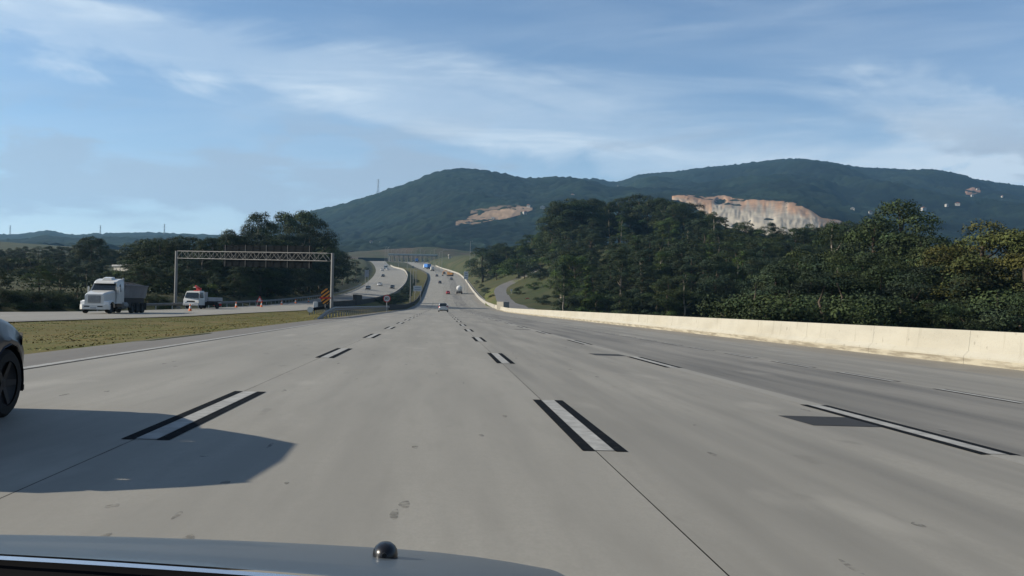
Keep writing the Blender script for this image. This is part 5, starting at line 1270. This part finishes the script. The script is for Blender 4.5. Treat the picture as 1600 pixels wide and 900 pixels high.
# shrubs on the shaded bank below the lawn and on the slopes by the ramp
for k, px in enumerate(range(-20, 260, 13)):
    if 128 < px < 236: continue
    q = hit(px, 481, ground, 60, 200); q = q + Vector((-.8, TR.uniform(-.5, 2), 0)); tree('bush', q.x, q.y, ground(q.x, q.y)-.5, TR.uniform(1.7, 2.3), 'low dark shrub on the bank beside the opposite road', 'shrubs on the roadside bank', 'leaf_a', 1.7, name='shrub')
for px, py, lf, lb in ((812, 456, 'leaf_a', 'dark round shrub on the grassy bank inside the ramp bend'), (834, 449, 'leaf_d', 'green shrub at the top of the grassy bank'), (860, 446, 'leaf_d', 'bright green shrub at the foot of the dark wood'), (848, 472, 'leaf_b', 'dark shrub right of the 40 speed sign'), (874, 462, 'leaf_a', 'dark shrub left of the pale rock'), (880, 448, 'leaf_c', 'olive shrub at the edge of the dark wood')):
    p = hit(px, py+4, ground, 200, 600)
    if p: tree('bush', p.x, p.y, p.z, 3.0, lb, None, lf, 1.3, name='shrub')
for px, py in ((752, 446), (758, 452), (764, 458), (770, 464), (746, 440)):
    p = hit(px, py+3, ground, 240, 700)
    if p: tree('bush', p.x, p.y, p.z-.4, 2.2, 'dark scrub on the earth bank between the climbing road and the ramp', 'scrub on the earth bank', 'leaf_b', 1.5, name='shrub')
# dark slope planting between the two carriageways
for k in range(34):
    Y = 215 + 9*k; f = TR.uniform(.15, .5); x = (in_x(Y)+.9)*(1-f) + (xc(Y)-8.3)*f
    tree('bush', x, Y, ground(x, Y)-.3, TR.uniform(1.2, 2.2), 'low dark shrub on the slope between the two carriageways', 'shrubs on the median slope', 'leaf_b', 1.5, name='shrub')
# pale rock in the bank
p = hit(885, 468, ground, 200, 600)
if p:
    mb = MB(); rg = random.Random(4)
    rings = [[(2.2*k*math.cos(t)*rg.uniform(.8, 1.15), 1.4*k*math.sin(t), z) for t in np.linspace(0, 5.6, 9)] for z, k in ((-1, 1.1), (.8, 1), (2.2, .8), (3.2, .35))]
    mb.loft(rings, True, True); o = mb.build('rock', M['quarry'], None); o.location = p
    ca = o.data.color_attributes.new('tint', 'FLOAT_COLOR', 'POINT'); ca.data.foreach_set('color', [.8]*4*len(o.data.vertices)); tag(o, 'pale bare rock sticking out of the bank at the edge of the wood', 'rock')
# undergrowth that closes the floor of the woods
def undergrowth(name, n, region, size, label):
    C = []; 
    while len(C) < n:
        x, y = region(); C.append((x, y, ground(x, y) + abs(TR.gauss(0, .7))))
    C = np.array(C); t = RNG.uniform(.5, 1.3, (len(C), 1)); me = quads_mesh(name, C, RNG.normal(size=(len(C), 3))+np.array([0, 0, 1.0]), RNG.uniform(.4, 1, len(C))*size, t*np.array([[1, 1, .95]]))
    tag(link(name, me, None, M['leaf_a']), label, 'undergrowth', kind='stuff')
def reg_r():
    y = TR.uniform(60, 470); x = TR.uniform(34, 190) if y > 190 else TR.uniform(26, 130); return (x + (12 if y > 330 else 0), y)
def reg_l():
    y = TR.uniform(112, 330); return (out_x(y) - TR.uniform(4, 60), y)
undergrowth('undergrowth', 30000, reg_r, .28, 'tangled low undergrowth on the floor of the right wood')
undergrowth('undergrowth', 14000, reg_l, .25, 'tangled low undergrowth under the left trees')
# grass tufts on the median
C = []; 
while len(C) < 20000:
    y = 12 + 105*TR.random()**1.6; a, b = in_x(y)+.7, -7.4; x = a + (b-a)*TR.random()
    if fbm(x, y, 3.0, 3, 6) < TR.uniform(-.5, .6): continue
    C.append((x, y, ground(x, y)+.03+.065*math.sin(math.pi*(x-a)/(b-a))))
C = np.array(C); t = RNG.uniform(.6, 1.25, (len(C), 1)); br = (RNG.random((len(C), 1)) < .45)
T = np.where(br, np.array([[1.75, 1.3, 1.2]]), np.array([[1.2, 1.15, .9]]))*t
me = quads_mesh('grass', C, np.concatenate([RNG.normal(size=(len(C), 2))*.55, np.ones((len(C), 1))], 1), RNG.uniform(.02, .045, len(C)), T)
tag(link('grass', me, None, leafmat('dry_grass_blades', (.085, .085, .026))), 'short patchy dry grass on the median strip', 'grass', kind='stuff')
# tell twins apart by their order from the left
by = {}
for o in list(COL.objects):
    if o.parent is None and o.get('category') in ('tree', 'shrub'): by.setdefault(o['label'], []).append(o)
for lb, L_ in by.items():
    if len(L_) in (2, 3) and len(lb.split()) < 16:
        L_.sort(key=lambda o: o.location.x/o.location.y)
        for o, w in zip(L_, ('left', 'right') if len(L_) == 2 else ('left', 'middle', 'right')): o['label'] = w + ' ' + lb
HAZE = .00008
# ------------------------------------------------------------------ the air
if HAZE:
    mb = MB(); mb.box(-4600, 4600, -700, 6500, -12, 640)
    hz = mb.build('haze', None, None); hm = bpy.data.materials.new('thin_haze'); hm.use_nodes = True
    N = hm.node_tree.nodes; N.remove(N['Principled BSDF']); pv = N.new('ShaderNodeVolumePrincipled')
    pv.inputs['Color'].default_value = (.32, .64, 1.0, 1); pv.inputs['Density'].default_value = HAZE; pv.inputs['Anisotropy'].default_value = .3
    hm.node_tree.links.new(pv.outputs[0], N['Material Output'].inputs['Volume'])
    hz.data.materials.append(hm); tag(hz, 'thin blue haze over the far hills', 'haze', kind='stuff')
